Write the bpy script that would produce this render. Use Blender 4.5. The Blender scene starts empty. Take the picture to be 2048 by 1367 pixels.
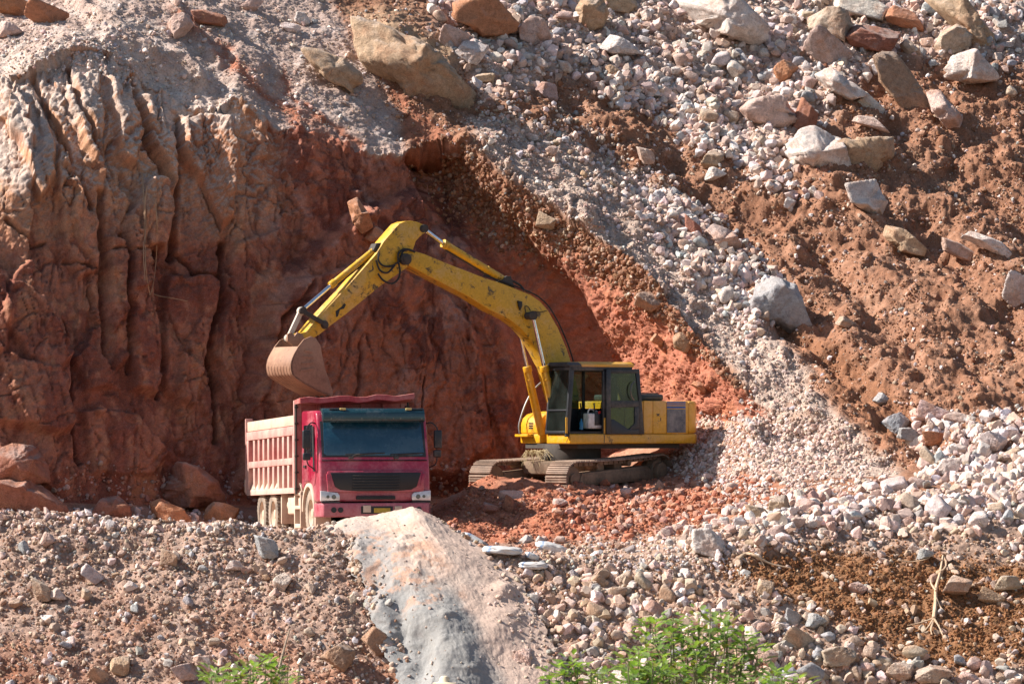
import bpy, bmesh, math, random
import numpy as np
from mathutils import Vector, Matrix, Euler

SC = bpy.context.scene
COL = SC.collection
R = math.radians

# ------------------------------------------------------------------ camera
FPX = 7452.0          # focal length in photo pixels (2048 wide)
HY = 850.0            # horizon row in the photo
EYE = 2.3
cam_d = bpy.data.cameras.new('camera')
cam = bpy.data.objects.new('camera', cam_d)
COL.objects.link(cam)
cam.location = (0, 0, EYE)
cam.rotation_euler = (R(90), 0, 0)
cam_d.sensor_width = 36
cam_d.lens = FPX * 36 / 2048
cam_d.shift_y = (HY - 683.5) / 2048
cam_d.clip_end = 2000
cam_d.dof.use_dof = True
cam_d.dof.focus_distance = 83
cam_d.dof.aperture_fstop = 10
SC.camera = cam

# ------------------------------------------------------------------ light
SUN_DIR = Vector((1.0, 0.0, -0.86)).normalized()     # the way the light travels
SUN_STRENGTH = 5.0
SKY_STRENGTH = 0.065
world = bpy.data.worlds.new('World')
SC.world = world
world.use_nodes = True
wn = world.node_tree
sky = wn.nodes.new('ShaderNodeTexSky')
sky.sky_type = 'NISHITA'
sky.sun_disc = False
sky.sun_elevation = math.asin(-SUN_DIR.z)
sky.sun_rotation = math.atan2(-SUN_DIR.x, -SUN_DIR.y)
bg = wn.nodes['Background']
bg.inputs['Strength'].default_value = SKY_STRENGTH
wn.links.new(sky.outputs[0], bg.inputs['Color'])
sun_d = bpy.data.lights.new('sun', 'SUN')
sun_d.energy = SUN_STRENGTH
sun_d.angle = R(0.5)
sun_d.color = (1.0, 0.91, 0.83)
sun = bpy.data.objects.new('sun', sun_d)
COL.objects.link(sun)
sun.location = (-40, 40, 60)
sun.rotation_euler = SUN_DIR.to_track_quat('-Z', 'Y').to_euler()
SC.view_settings.view_transform = 'Standard'
SC.view_settings.look = 'None'
SC.view_settings.gamma = 1
SC.view_settings.exposure = 1.0

# ------------------------------------------------------------------ helpers
def at(px, py, Y):
    return Vector(((px - 1024) * Y / FPX, Y, EYE - (py - HY) * Y / FPX))

def tag(o, label=None, cat=None, group=None, kind=None):
    if label: o['label'] = label
    if cat: o['category'] = cat
    if group: o['group'] = group
    if kind: o['kind'] = kind
    return o

def empty(name, loc, rot=(0, 0, 0)):
    o = bpy.data.objects.new(name, None)
    o.empty_display_size = .3
    COL.objects.link(o)
    o.location = loc
    o.rotation_euler = rot
    return o

_rs = np.random.RandomState(7)
_perm = np.concatenate([_rs.permutation(256)] * 3)
_grad = _rs.normal(size=(256, 3))
_grad /= np.linalg.norm(_grad, axis=1)[:, None]

def perlin(x, y, z):
    xi = np.floor(x).astype(np.int64); yi = np.floor(y).astype(np.int64); zi = np.floor(z).astype(np.int64)
    xf = (x - xi).astype(np.float32); yf = (y - yi).astype(np.float32); zf = (z - zi).astype(np.float32)
    u = xf * xf * xf * (xf * (xf * 6 - 15) + 10)
    v = yf * yf * yf * (yf * (yf * 6 - 15) + 10)
    w = zf * zf * zf * (zf * (zf * 6 - 15) + 10)
    xi &= 255; yi &= 255; zi &= 255
    def g(i, j, k):
        h = _perm[_perm[_perm[xi + i] + yi + j] + zi + k]
        G = _grad[h]
        return G[:, 0] * (xf - i) + G[:, 1] * (yf - j) + G[:, 2] * (zf - k)
    x00 = g(0, 0, 0) * (1 - u) + g(1, 0, 0) * u
    x10 = g(0, 1, 0) * (1 - u) + g(1, 1, 0) * u
    x01 = g(0, 0, 1) * (1 - u) + g(1, 0, 1) * u
    x11 = g(0, 1, 1) * (1 - u) + g(1, 1, 1) * u
    return (x00 * (1 - v) + x10 * v) * (1 - w) + (x01 * (1 - v) + x11 * v) * w

def pn(P, f, off=0.0):
    fx, fy, fz = (f, f, f) if not isinstance(f, tuple) else f
    return perlin(P[:, 0] * fx + off + 31.7, P[:, 1] * fy + off * 1.7 + 11.3, P[:, 2] * fz + off * .6 + 57.1)

def fbm(P, f, octs=4, gain=.5, off=0.0):
    s = np.zeros(len(P)); a = 1.0
    for i in range(octs):
        s += a * pn(P, f if not isinstance(f, tuple) else f, off + i * 7.3)
        a *= gain
        f = f * 2.07 if not isinstance(f, tuple) else tuple(q * 2.07 for q in f)
    return s

def grid_normals(P):
    du = np.gradient(P, axis=1); dv = np.gradient(P, axis=0)
    n = np.cross(du, dv)
    n /= np.linalg.norm(n, axis=2)[:, :, None] + 1e-12
    return n

def project(P):
    return 1024 + P[..., 0] * FPX / np.maximum(P[..., 1], 1), HY + (EYE - P[..., 2]) * FPX / np.maximum(P[..., 1], 1)

def sstep(a, b, x):
    t = np.clip((x - a) / (b - a), 0, 1)
    return t * t * (3 - 2 * t)

def seg_dist(px, py, pl):
    d = np.full(len(px), 1e9)
    for (x0, y0), (x1, y1) in zip(pl[:-1], pl[1:]):
        dx, dy = x1 - x0, y1 - y0
        t = np.clip(((px - x0) * dx + (py - y0) * dy) / (dx * dx + dy * dy + 1e-9), 0, 1)
        d = np.minimum(d, np.hypot(px - x0 - t * dx, py - y0 - t * dy))
    return d

def poly_sd(px, py, pg):
    """distance to a polygon's edge, positive inside"""
    d = seg_dist(px, py, pg + [pg[0]])
    ins = np.zeros(len(px), bool)
    n = len(pg)
    for i in range(n):
        x0, y0 = pg[i]; x1, y1 = pg[(i + 1) % n]
        if y0 == y1: continue
        c = ((y0 > py) != (y1 > py)) & (px < (x1 - x0) * (py - y0) / (y1 - y0) + x0)
        ins ^= c
    return np.where(ins, d, -d)

def mesh_from(name, V, quads=None, tris=None, mat=None, smooth=True, cols=None, parent=None):
    me = bpy.data.meshes.new(name)
    nq = 0 if quads is None else len(quads)
    nt = 0 if tris is None else len(tris)
    me.vertices.add(len(V))
    me.vertices.foreach_set('co', np.ascontiguousarray(V, np.float32).ravel())
    loops = []
    if nq: loops.append(np.asarray(quads, np.int32).ravel())
    if nt: loops.append(np.asarray(tris, np.int32).ravel())
    loops = np.concatenate(loops)
    me.loops.add(len(loops))
    me.loops.foreach_set('vertex_index', loops)
    me.polygons.add(nq + nt)
    st = np.concatenate([np.arange(nq) * 4, nq * 4 + np.arange(nt) * 3]).astype(np.int32)
    me.polygons.foreach_set('loop_start', st)
    me.polygons.foreach_set('use_smooth', np.full(nq + nt, smooth))
    me.update(calc_edges=True)
    if cols is not None:
        a = me.color_attributes.new('Col', 'FLOAT_COLOR', 'POINT')
        c4 = np.ones((len(V), 4), np.float32); c4[:, :3] = cols
        a.data.foreach_set('color', c4.ravel())
    o = bpy.data.objects.new(name, me)
    if mat: me.materials.append(mat)
    COL.objects.link(o)
    if parent: o.parent = parent
    return o

# ------------------------------------------------------------------ materials
def new_mat(name):
    m = bpy.data.materials.new(name)
    m.use_nodes = True
    nt = m.node_tree
    return m, nt, nt.nodes['Principled BSDF']

def node(nt, t, **kw):
    n = nt.nodes.new(t)
    for k, v in kw.items():
        if k in ('operation', 'blend_type', 'data_type', 'attribute_name', 'noise_dimensions', 'feature', 'distance', 'invert'):
            setattr(n, k, v)
        else:
            n.inputs[k].default_value = v
    return n

def ramp(nt, src, pts):
    r = nt.nodes.new('ShaderNodeValToRGB')
    e = r.color_ramp.elements
    while len(e) < len(pts): e.new(.5)
    for i, (p, c) in enumerate(pts):
        e[i].position = p
        e[i].color = (c[0], c[1], c[2], 1) if hasattr(c, '__len__') else (c, c, c, 1)
    nt.links.new(src, r.inputs[0])
    return r.outputs[0]

def mixc(nt, fac, a, b, mode='MIX'):
    n = nt.nodes.new('ShaderNodeMix')
    n.data_type = 'RGBA'; n.blend_type = mode
    for sock, v in ((n.inputs[0], fac), (n.inputs[6], a), (n.inputs[7], b)):
        if isinstance(v, bpy.types.NodeSocket): nt.links.new(v, sock)
        elif hasattr(v, '__len__'): sock.default_value = (v[0], v[1], v[2], 1)
        else: sock.default_value = v
    return n.outputs[2]

def noise(nt, vec, scale, detail=5, rough=.6, dist=0.0):
    n = nt.nodes.new('ShaderNodeTexNoise')
    n.inputs['Scale'].default_value = scale
    n.inputs['Detail'].default_value = detail
    n.inputs['Roughness'].default_value = rough
    n.inputs['Distortion'].default_value = dist
    nt.links.new(vec, n.inputs['Vector'])
    return n.outputs['Fac']

def bump(nt, h, strength, dist, bsdf, prev=None):
    b = nt.nodes.new('ShaderNodeBump')
    b.inputs['Strength'].default_value = strength
    b.inputs['Distance'].default_value = dist
    nt.links.new(h, b.inputs['Height'])
    if prev: nt.links.new(prev, b.inputs['Normal'])
    if bsdf: nt.links.new(b.outputs[0], bsdf.inputs['Normal'])
    return b.outputs[0]

def earth_mat(name, src='Col', vary=.35, bumps=((9, .6, .06), (40, .5, .02)), speck=.0):
    """earth / stone: albedo from the sheet's own colour attribute, broken up by noise"""
    m, nt, b = new_mat(name)
    at_ = nt.nodes.new('ShaderNodeAttribute'); at_.attribute_name = src
    geo = nt.nodes.new('ShaderNodeNewGeometry')
    pos = geo.outputs['Position']
    n1 = noise(nt, pos, 3.0, 8, .65)
    c = mixc(nt, 1.0, at_.outputs['Color'], ramp(nt, n1, [(.25, 1 - vary), (.75, 1 + vary)]), 'MULTIPLY')
    n2 = noise(nt, pos, 22.0, 4, .7)
    c = mixc(nt, 1.0, c, ramp(nt, n2, [(.3, 1 - vary * .9), (.7, 1 + vary * .9)]), 'MULTIPLY')
    if speck:
        n3 = noise(nt, pos, 60.0, 2, .5)
        c = mixc(nt, ramp(nt, n3, [(.62, 0), (.7, speck)]), c, (.5, .44, .4))
    nt.links.new(c, b.inputs['Base Color'])
    b.inputs['Roughness'].default_value = .95
    b.inputs['Specular IOR Level'].default_value = .15
    prev = None
    for i, (s, st, d) in enumerate(bumps):
        h = noise(nt, pos, s, 6, .7)
        prev = bump(nt, h, st, d, b if i == len(bumps) - 1 else None, prev)
    return m
# ------------------------------------------------------------------ terrain sheet
NX = 1320
XS = np.linspace(-18.5, 20.5, NX)

def curve(pts, smooth=.12):
    """control points (px, py, Y) -> y(x), z(x) on the sheet's columns"""
    W = np.array([at(*p) for p in pts])
    W = W[np.argsort(W[:, 0])]
    y = np.interp(XS, W[:, 0], W[:, 1]); z = np.interp(XS, W[:, 0], W[:, 2])
    k = max(1, int(smooth / (XS[1] - XS[0])))
    g = np.exp(-.5 * (np.arange(-3 * k, 3 * k + 1) / k) ** 2); g /= g.sum()
    pad = 3 * k
    f = lambda a: np.convolve(np.pad(a, pad, mode='edge'), g, 'valid')
    return np.stack([f(y), f(z)], 1)

def flat(Y, z):
    return np.stack([np.full(NX, float(Y)), np.full(NX, float(z))], 1)

def jag(x, amp, f, off):
    P = np.stack([x * 1.0, np.zeros_like(x), np.zeros_like(x)], 1)
    return amp * fbm(P, f, 4, .6, off)

near0 = flat(-6, .5)
near1 = flat(30, -1.1)
near2 = flat(58, -4.2)
near3 = flat(70.15, -4.2)
crest = curve([(-400, 1015, 75.5), (0, 1020, 75.5), (150, 1030, 75.5), (300, 1038, 75.4), (450, 1048, 75.3), (560, 1054, 75.2),
               (650, 1064, 75), (850, 1085, 75), (1000, 1105, 75), (1150, 1118, 75), (1300, 1112, 75.2), (1420, 1075, 75.6),
               (1500, 1050, 76), (1600, 1026, 76.6), (1800, 1008, 77.5), (2048, 985, 78.2), (2500, 950, 79)])
back = curve([(-400, 1035, 76.5), (0, 1042, 76.6), (300, 1055, 76.6), (560, 1068, 76.6), (650, 1078, 76.6), (850, 1090, 76.8),
              (1000, 1098, 77), (1150, 1104, 77), (1300, 1096, 77.2), (1420, 1062, 77.4), (1500, 1046, 77.6), (1600, 1028, 77.8),
              (1800, 1010, 78.4), (2048, 985, 79), (2500, 950, 80)])
yard = curve([(-400, 1050, 80.5), (0, 1052, 80.5), (300, 1060, 80.5), (560, 1064, 80.5), (800, 1064, 80.2), (880, 1052, 80.2),
              (960, 1045, 80.6), (1050, 1055, 80.0), (1200, 1050, 80.2), (1350, 1042, 80.4), (1450, 1024, 80.5), (1550, 1010, 80.5),
              (1700, 995, 80.6), (2048, 968, 81), (2500, 930, 82)])
bench = curve([(-400, 1040, 83.6), (0, 1040, 83.8), (300, 1052, 84), (600, 1062, 84), (800, 1058, 84), (860, 1020, 83.8), (900, 992, 84),
               (960, 962, 84.4), (1050, 955, 84.4), (1130, 978, 84.2), (1250, 984, 84.4), (1350, 982, 84.8), (1450, 972, 84.6),
               (1560, 960, 83.5), (1700, 955, 83), (1850, 955, 82.5), (2048, 940, 82.8), (2500, 900, 84)])
mound = curve([(-400, 1030, 84.2), (0, 1030, 85), (300, 1040, 86.6), (600, 1050, 88), (800, 1046, 88), (900, 1000, 88), (960, 975, 88.2), (1050, 968, 88.4),
               (1130, 968, 88.4), (1250, 962, 88.4), (1350, 955, 87.6), (1430, 915, 86.8), (1500, 880, 86.2), (1600, 905, 85.5),
               (1700, 925, 84.2), (1850, 945, 83.2), (2048, 928, 83.6), (2500, 880, 85)])
foot = curve([(-400, 1010, 84.6), (0, 1005, 86), (150, 1008, 87), (300, 1012, 88.2), (450, 1012, 89.4), (600, 1010, 90.6), (800, 1000, 91.6), (1000, 985, 92.2),
              (1100, 960, 92.6), (1250, 900, 91.4), (1350, 868, 90.2), (1430, 850, 89.2), (1500, 826, 88.0), (1600, 880, 86.4), (1700, 910, 85),
              (1850, 930, 83.9), (2048, 908, 84.6), (2500, 850, 86)])
EDGE = [(-400, 230, 90.2), (-200, 200, 90.6), (0, 175, 91), (60, 130, 91.3), (130, 95, 91.6), (210, 85, 91.9), (270, 130, 92.0), (330, 180, 92.1), (380, 225, 92.1),
        (435, 238, 92.1), (468, 200, 92.3), (510, 220, 92.3), (560, 262, 92.3), (600, 258, 92.5), (650, 275, 92.7), (700, 290, 92.9), (760, 316, 93.2), (800, 318, 93.5), (830, 285, 93.9), (860, 272, 94.1),
        (900, 285, 94), (960, 322, 93.7), (1050, 385, 93.2), (1150, 440, 92.7), (1250, 520, 91.8), (1330, 602, 90.8), (1400, 680, 89.8),
        (1450, 735, 89), (1500, 790, 88.2), (1600, 860, 86.8), (1700, 892, 85.4), (1850, 912, 84.3), (2048, 888, 85.1), (2500, 820, 86.6)]
edge = curve(EDGE, .05)
JAG = (jag(XS, .26, 1.1, 3.) + jag(XS, .16, 4.0, 9.)) * sstep(6.0, 5.0, XS)
_lean = sstep(-4., -6.5, XS)[:, None]
wall_lo = foot + (edge - foot) * .33; wall_hi = foot + (edge - foot) * .68
wall_lo[:, :1] -= _lean * .06 * (edge - foot)[:, :1]; wall_hi[:, :1] -= _lean * .20 * (edge - foot)[:, :1]
mid = curve([(-400, 60, 93), (0, 60, 93.4), (210, -10, 94.8), (450, 30, 95.3), (800, 80, 97.2), (1000, 150, 98.0), (1200, 270, 97.2), (1400, 380, 96.6), (1500, 440, 96.0),
             (1700, 500, 94.8), (2048, 470, 96.6), (2500, 400, 99)], .6)
top = curve([(-400, -160, 97), (0, -160, 98.5), (450, -140, 99.8), (800, -140, 102.4), (1200, -140, 106.2), (1600, -140, 108.4), (2048, -140, 110), (2500, -140, 112)], .6)
far = curve([(-400, -900, 106), (450, -900, 111), (1200, -900, 118), (2048, -900, 123), (2500, -900, 125)], .6)

ROWS = [(near0, 1), (near1, 10), (near2, 14), (near3, 12), (crest, 210), (back, 40), (yard, 60), (bench, 70), (mound, 60), (foot, 45),
        (wall_lo, 110), (wall_hi, 110), (edge, 110), (mid, 190), (top, 220), (far, 30)]
prof = []; seg = []
prev = None
for k, (c, n) in enumerate(ROWS):
    if prev is None:
        prof.append(c[None]); seg += [0]
    else:
        t = (np.arange(1, n + 1) / n)[:, None, None]
        prof.append(prev[None] * (1 - t) + c[None] * t); seg += [k] * n
    prev = c
G = np.concatenate(prof)                    # rows x NX x (y, z)
seg = np.array(seg)
NR = len(G)
# soften the folds between the rows' control curves (not at the cut edge)
for it in range(6):
    S = G.copy()
    S[1:-1] = (G[:-2] + 2 * G[1:-1] + G[2:]) / 4
    keep = np.zeros(NR, bool)
    ei = np.max(np.nonzero(seg == 12))
    keep[ei - 2:ei + 3] = True
    G = np.where(keep[:, None, None], G, S)
rr = np.arange(NR) - ei
G[:, :, 1] += np.exp(-(rr / np.where(rr < 0, 26., 12.)) ** 2)[:, None] * JAG[None]
P = np.empty((NR, NX, 3))
P[:, :, 0] = XS[None]
P[:, :, 1:] = G

N = grid_normals(P)
SEG = np.repeat(seg[:, None], NX, 1).ravel()
F = P.reshape(-1, 3)
px, py = project(F)
# irregular outlines for everything traced in the photo
wob = fbm(F, .8, 4, .6, 2.) * 26
wob2 = fbm(F, .9, 4, .6, 40.) * 26
qx, qy = px + wob, py + wob2
sx, sy = px + wob * .45, py + wob2 * .45

is_wall = ((SEG >= 10) & (SEG <= 12)).astype(float)
xw = np.clip((px - 1500) / 60, 0, 1)
wall_w = is_wall * (1 - xw)
t_wall = np.clip((np.arange(NR) - np.min(np.nonzero(seg == 10))) / 330., 0, 1)
t_wall = np.repeat(t_wall[:, None], NX, 1).ravel()
wall_soft = wall_w * sstep(0, .06, t_wall)
slope_w = (SEG >= 13) | ((SEG >= 9) & (px > 1500))
slope_w = slope_w.astype(float)
near_w = (SEG == 4).astype(float)
yard_w = ((SEG >= 5) & (SEG <= 9)).astype(float)

D = np.zeros(len(F))
# broad swells and roughness everywhere
lf = sstep(700, 1000, px)
D += slope_w * (.20 * fbm(F, .22, 3, .5, 5.) + (.14 + .16 * lf) * fbm(F, .8, 4, .55, 15.) + .15 * lf * sstep(.12, .34, pn(F, .55, 18.)) + .10 * lf * sstep(.10, .26, pn(F, 1.15, 19.)) + .10 * lf * sstep(.08, .24, pn(F, 2.6, 20.)) + .06 * fbm(F, 3.6, 4, .6, 25.) + .045 * np.abs(fbm(F, 8.5, 2, .6, 27.)))
fall = (px * .68 - py * .73) / 93.; along = (px * .73 + py * .68) / 93.
fall = fall + .35 * fbm(F, .5, 3, .5, 33.)
FF = np.stack([fall, along * .3, np.zeros_like(fall)], 1)
rill = fbm(FF, .9, 4, .55, 60.)
D += slope_w * ((.30 - .14 * (px < 850)) * rill + .30 * fbm(FF, .35, 3, .5, 63.))
D += near_w * (.20 * fbm(F, .5, 3, .5, 6.) + .12 * fbm(F, 1.6, 4, .6, 16.) + .055 * fbm(F, 5.5, 3, .65, 26.))
D += yard_w * (.05 * fbm(F, .7, 3, .5, 7.) + .05 * fbm(F, 2.6, 4, .6, 17.))
mw = poly_sd(qx, qy, [(850, 1030), (950, 962), (1150, 960), (1500, 960), (1600, 1000), (1350, 1080), (1050, 1105), (900, 1095)])
mw = sstep(-20, 40, mw) * (SEG <= 9)
D += mw * (.30 * fbm(F, .8, 2, .5, 76.) + .16 * fbm(F, 1.1, 3, .55, 77.) + .07 * fbm(F, 4.5, 4, .65, 78.))

def cells(u, v, seed):
    """flat-faced fracture blocks: every Voronoi cell gets its own offset and tilt"""
    iu = np.floor(u).astype(np.int64); iv = np.floor(v).astype(np.int64)
    best = np.full(len(u), 1e9); off = np.zeros(len(u))
    for du in (-1, 0, 1):
        for dv in (-1, 0, 1):
            a = (iu + du) & 255; b = (iv + dv) & 255
            h = _perm[_perm[a + seed] + b]
            g = _grad[h]; g2 = _grad[_perm[h + 37]]
            cu = iu + du + .5 + .45 * g[:, 0]; cv = iv + dv + .5 + .45 * g[:, 1]
            d = (u - cu) ** 2 + (v - cv) ** 2
            m = d < best
            best = np.where(m, d, best)
            off = np.where(m, g2[:, 0] + .9 * g2[:, 1] * (u - cu) + .7 * g2[:, 2] * (v - cv), off)
    return off

D += (SEG >= 13) * (.30 * np.exp(-(seg_dist(sx, sy, [(150, 0), (200, 40), (280, 92), (340, 130), (395, 168)]) / 14) ** 2) + .18 * np.exp(-(seg_dist(sx, sy, [(345, 20), (380, 70), (440, 130)]) / 10) ** 2))
SHADE_GROOVES = [([(1570, 640), (1660, 710), (1760, 800), (1850, 890)], 30, .55), ([(1110, 190), (1200, 270), (1290, 350)], 22, .32), ([(1340, 330), (1440, 420), (1540, 520)], 24, .34), ([(1630, 500), (1740, 610), (1850, 740)], 20, .30),
         ([(1830, 440), (1940, 570), (2060, 690)], 24, .34), ([(1900, 320), (2060, 440)], 22, .30), ([(1790, 250), (1870, 340), (1950, 420)], 24, .32), ([(1470, 240), (1600, 430)], 16, .2), ([(1560, 560), (1660, 640)], 16, .25)]
for pl, w, h in SHADE_GROOVES:  # grooves carved along the slope's shadow streaks to deepen them
    D -= (SEG >= 9) * (px > 1000) * h * np.exp(-(seg_dist(qx, qy, pl) / w) ** 2)
D += (SEG >= 13) * .40 * sstep(-20, 50, poly_sd(sx, sy, [(680, 20), (800, 20), (905, 85), (930, 140), (850, 130), (760, 120)]))
# ---- the cut wall: pillars of rock with creases between, softer red earth to the right
rockl = 1 - sstep(470, 620, qx)
rockm = sstep(470, 620, qx) * (1 - sstep(980, 1060, qx + (700 - qy) * .28))
earth = 1 - np.clip(rockl + rockm, 0, 1)
WX = np.stack([px / 93. - py / 93. * .16 + .35 * wob / 26, F[:, 2] * .13, np.zeros_like(px)], 1)
bil = np.abs(perlin(WX[:, 0] * .8 + 3.1, WX[:, 1] * 1.0, WX[:, 2])) ** .55
bil2 = np.abs(perlin(WX[:, 0] * 2.1 + 9.1, WX[:, 1] * 2.2 + 5, WX[:, 2])) ** .6
bil3 = np.abs(pn(F, 2.2, 61.)) ** .7
led = np.abs(perlin(px / 93. * .5 + 2, F[:, 2] * 1.3 + .5 * wob / 26, np.zeros_like(px))) ** .6
tu = px / 93. - py / 93. * .14 + .30 * wob / 26; tv = F[:, 2] + .35 * wob2 / 26 + tu * .25
ca = cells(tu * .85, tv * .20, 11); cb = cells(tu * 3.0 + 4, tv * .62, 53); cc = cells(tu * 7.5 + 9, tv * 2.6, 101)
D += wall_soft * rockl * (.06 * (bil - .35) + .26 * ca + .075 * cb + .022 * cc + .02 * (bil2 - .35) + .022 * fbm(F, 5, 3, .6, 62.))
D += wall_soft * rockm * (.13 * ca + .05 * cb + .015 * cc)
CELL = cb * .5 + cc * .5
bm = np.abs(pn(F, (.75, .75, .4), 64.)) ** .6
D += wall_soft * rockm * (.30 * (bm - .35) + .22 * (np.abs(pn(F, (2.0, 2.0, 1.1), 66.)) ** .6 - .3) + .10 * fbm(F, 3.2, 4, .6, 65.))
D += wall_soft * earth * (.25 * fbm(F, .9, 4, .55, 68.) + .10 * fbm(F, 4, 4, .62, 69.))
crum = sstep(.72, .95, t_wall) * sstep(820, 950, px)
D += wall_w * crum * (.16 * fbm(F, 2.2, 4, .65, 70.) + .08 * fbm(F, 7., 3, .65, 71.))

fr = .09 * (np.abs(pn(F, (3.4, 3.4, 2.0), 72.)) ** .6 - .3) + .045 * fbm(F, 9., 3, .6, 73.)
D += wall_soft * (rockl + .7 * rockm) * fr
ck = np.minimum(np.abs(perlin(px / 93. * 1.6 + .4 * wob / 26 + 7, F[:, 2] * .30, np.zeros_like(px) + 3.3)) / 1.0,
                np.abs(perlin(px / 93. * .7 + 9 + .3 * wob2 / 26, F[:, 2] * .9 + .3 * wob / 26, np.zeros_like(px) + 8.3)) / .8)
ck = np.minimum(ck, np.abs(perlin(px / 93. * 3.1 - py / 93. * .4 + .25 * wob / 26 + 17, F[:, 2] * .35, np.zeros_like(px) + 5.3)) * 1.2)
crack = sstep(.035, .004, ck) * sstep(-.25, .15, fbm(F, .7, 3, .5, 74.)) * wall_soft * np.clip(rockl + .8 * rockm, 0, 1)
D -= .08 * crack
BULGES = [
    ([(30, 170), (70, 165), (110, 300), (115, 360), (80, 400), (50, 330), (20, 260)], .55),
    ([(110, 280), (150, 330), (190, 450), (190, 550), (150, 560), (120, 440)], .45),
    ([(150, 150), (200, 140), (215, 330), (200, 360), (165, 300), (130, 180)], .45),
    ([(215, 150), (260, 190), (290, 260), (275, 340), (250, 330), (230, 260)], .6),
    ([(205, 470), (245, 480), (245, 600), (255, 720), (225, 740), (215, 640)], .5),
    ([(250, 440), (300, 350), (335, 370), (345, 440), (330, 500), (290, 500), (300, 560), (310, 650), (315, 740), (310, 800), (260, 780), (250, 640)], .7),
    ([(362, 240), (410, 222), (465, 232), (480, 300), (465, 430), (440, 450), (400, 370), (365, 330)], .6),
    ([(280, 180), (320, 210), (355, 300), (350, 400), (335, 360), (300, 270)], .5),
    ([(335, 550), (420, 545), (440, 560), (420, 700), (380, 820), (330, 790), (320, 700)], .5),
    ([(440, 650), (470, 480), (560, 460), (600, 560), (560, 620), (520, 800), (470, 860), (440, 780)], .25),
    ([(60, 520), (95, 560), (130, 650), (140, 720), (100, 760), (40, 730), (0, 640), (20, 560)], .5),
    ([(-40, 700), (120, 760), (140, 860), (100, 880), (-40, 850)], .6),
    ([(170, 690), (220, 740), (220, 780), (170, 790), (140, 720)], .4),
    ([(160, 820), (260, 830), (330, 900), (300, 960), (180, 950)], .35),
    ([(-60, 560), (5, 560), (20, 620), (10, 720), (-60, 730)], .6),
    ([(560, 560), (700, 540), (860, 560), (960, 680), (980, 900), (900, 960), (600, 960), (560, 760)], .45),
    ([(690, 390), (720, 380), (745, 430), (740, 460), (710, 450)], .5),
    ([(1380, 760), (1430, 740), (1440, 775), (1400, 790)], .25),
]
for pg, h in BULGES:
    sd = poly_sd(sx, sy, pg)
    D += wall_soft * h * .62 * sstep(-2, 7, sd)
sd = poly_sd(sx, sy, [(520, 620), (600, 500), (700, 420), (830, 372), (880, 455), (1000, 600), (1045, 740), (1040, 980), (450, 1000)])
D += wall_soft * .55 * sstep(-6, 26, sd)
sd = poly_sd(sx, sy, [(785, 170), (900, 262), (960, 345), (1060, 445), (1150, 560), (1230, 700), (1280, 860), (1200, 980), (1055, 990), (1055, 740), (1008, 600), (885, 450), (835, 362)])
chute = sstep(-10, 45, sd)
D -= wall_soft * 1.35 * chute
GROOVES = [([(449, 480), (444, 560), (424, 690), (436, 800), (430, 880)], 7, .8), ([(318, 500), (305, 560), (318, 720), (316, 800)], 5, .5),
           ([(243, 470), (249, 620), (258, 745)], 4, .5), ([(356, 235), (352, 420), (342, 520)], 6, .6), ([(196, 380), (202, 540), (207, 650), (214, 740)], 7, .5),
           ([(128, 640), (138, 740), (142, 850), (150, 930)], 6, .6), ([(60, 130), (120, 270), (175, 420)], 7, .4), ([(130, 120), (170, 230), (215, 350)], 6, .4),
           ([(600, 560), (585, 600), (548, 640), (545, 700)], 7, .5), ([(270, 140), (300, 280), (335, 360)], 6, .4), ([(700, 700), (695, 780), (680, 850)], 4, .25),
           ([(826, 770), (822, 850), (835, 940)], 4, .3), ([(965, 760), (975, 850), (970, 900)], 5, .25), ([(340, 500), (390, 545), (440, 548)], 4, .35),
           ([(205, 500), (290, 503)], 3, .3), ([(130, 520), (190, 545)], 3, .3), ([(15, 440), (70, 490), (95, 480)], 4, .3)]
for pl, w, h in GROOVES:
    D -= wall_soft * h * .8 * np.exp(-(seg_dist(sx, sy, pl) / (w * .7)) ** 2)

# smooth the displacement direction so deep folds do not tear
Ns = N.copy()
for it in range(14):
    Ns[1:-1] = (Ns[:-2] + 2 * Ns[1:-1] + Ns[2:]) / 4
    Ns[:, 1:-1] = (Ns[:, :-2] + 2 * Ns[:, 1:-1] + Ns[:, 2:]) / 4
Ns /= np.linalg.norm(Ns, axis=2)[:, :, None] + 1e-12
P = (F + Ns.reshape(-1, 3) * D[:, None]).reshape(NR, NX, 3)
N = grid_normals(P)
F = P.reshape(-1, 3); NF = N.reshape(-1, 3)
px, py = project(F)
qx, qy = px + wob, py + wob2

# ---- the earth's colours (albedo), with some shade and sunlight painted in
C = np.empty((len(F), 3)); C[:] = (.285, .145, .088)
def paint(mask, col):
    global C
    C = C * (1 - mask[:, None]) + np.array(col)[None] * mask[:, None]
def inpoly(pg, soft=14):
    return sstep(-soft, soft, poly_sd(qx, qy, pg))
blot = fbm(F, .6, 4, .6, 90.)
blot2 = fbm(F, 1.5, 4, .65, 95.)
paint(sstep(-.1, .5, blot) * slope_w * .6, (.36, .21, .14))
paint(sstep(.0, .4, -blot2) * slope_w * .6, (.21, .098, .055))
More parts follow.
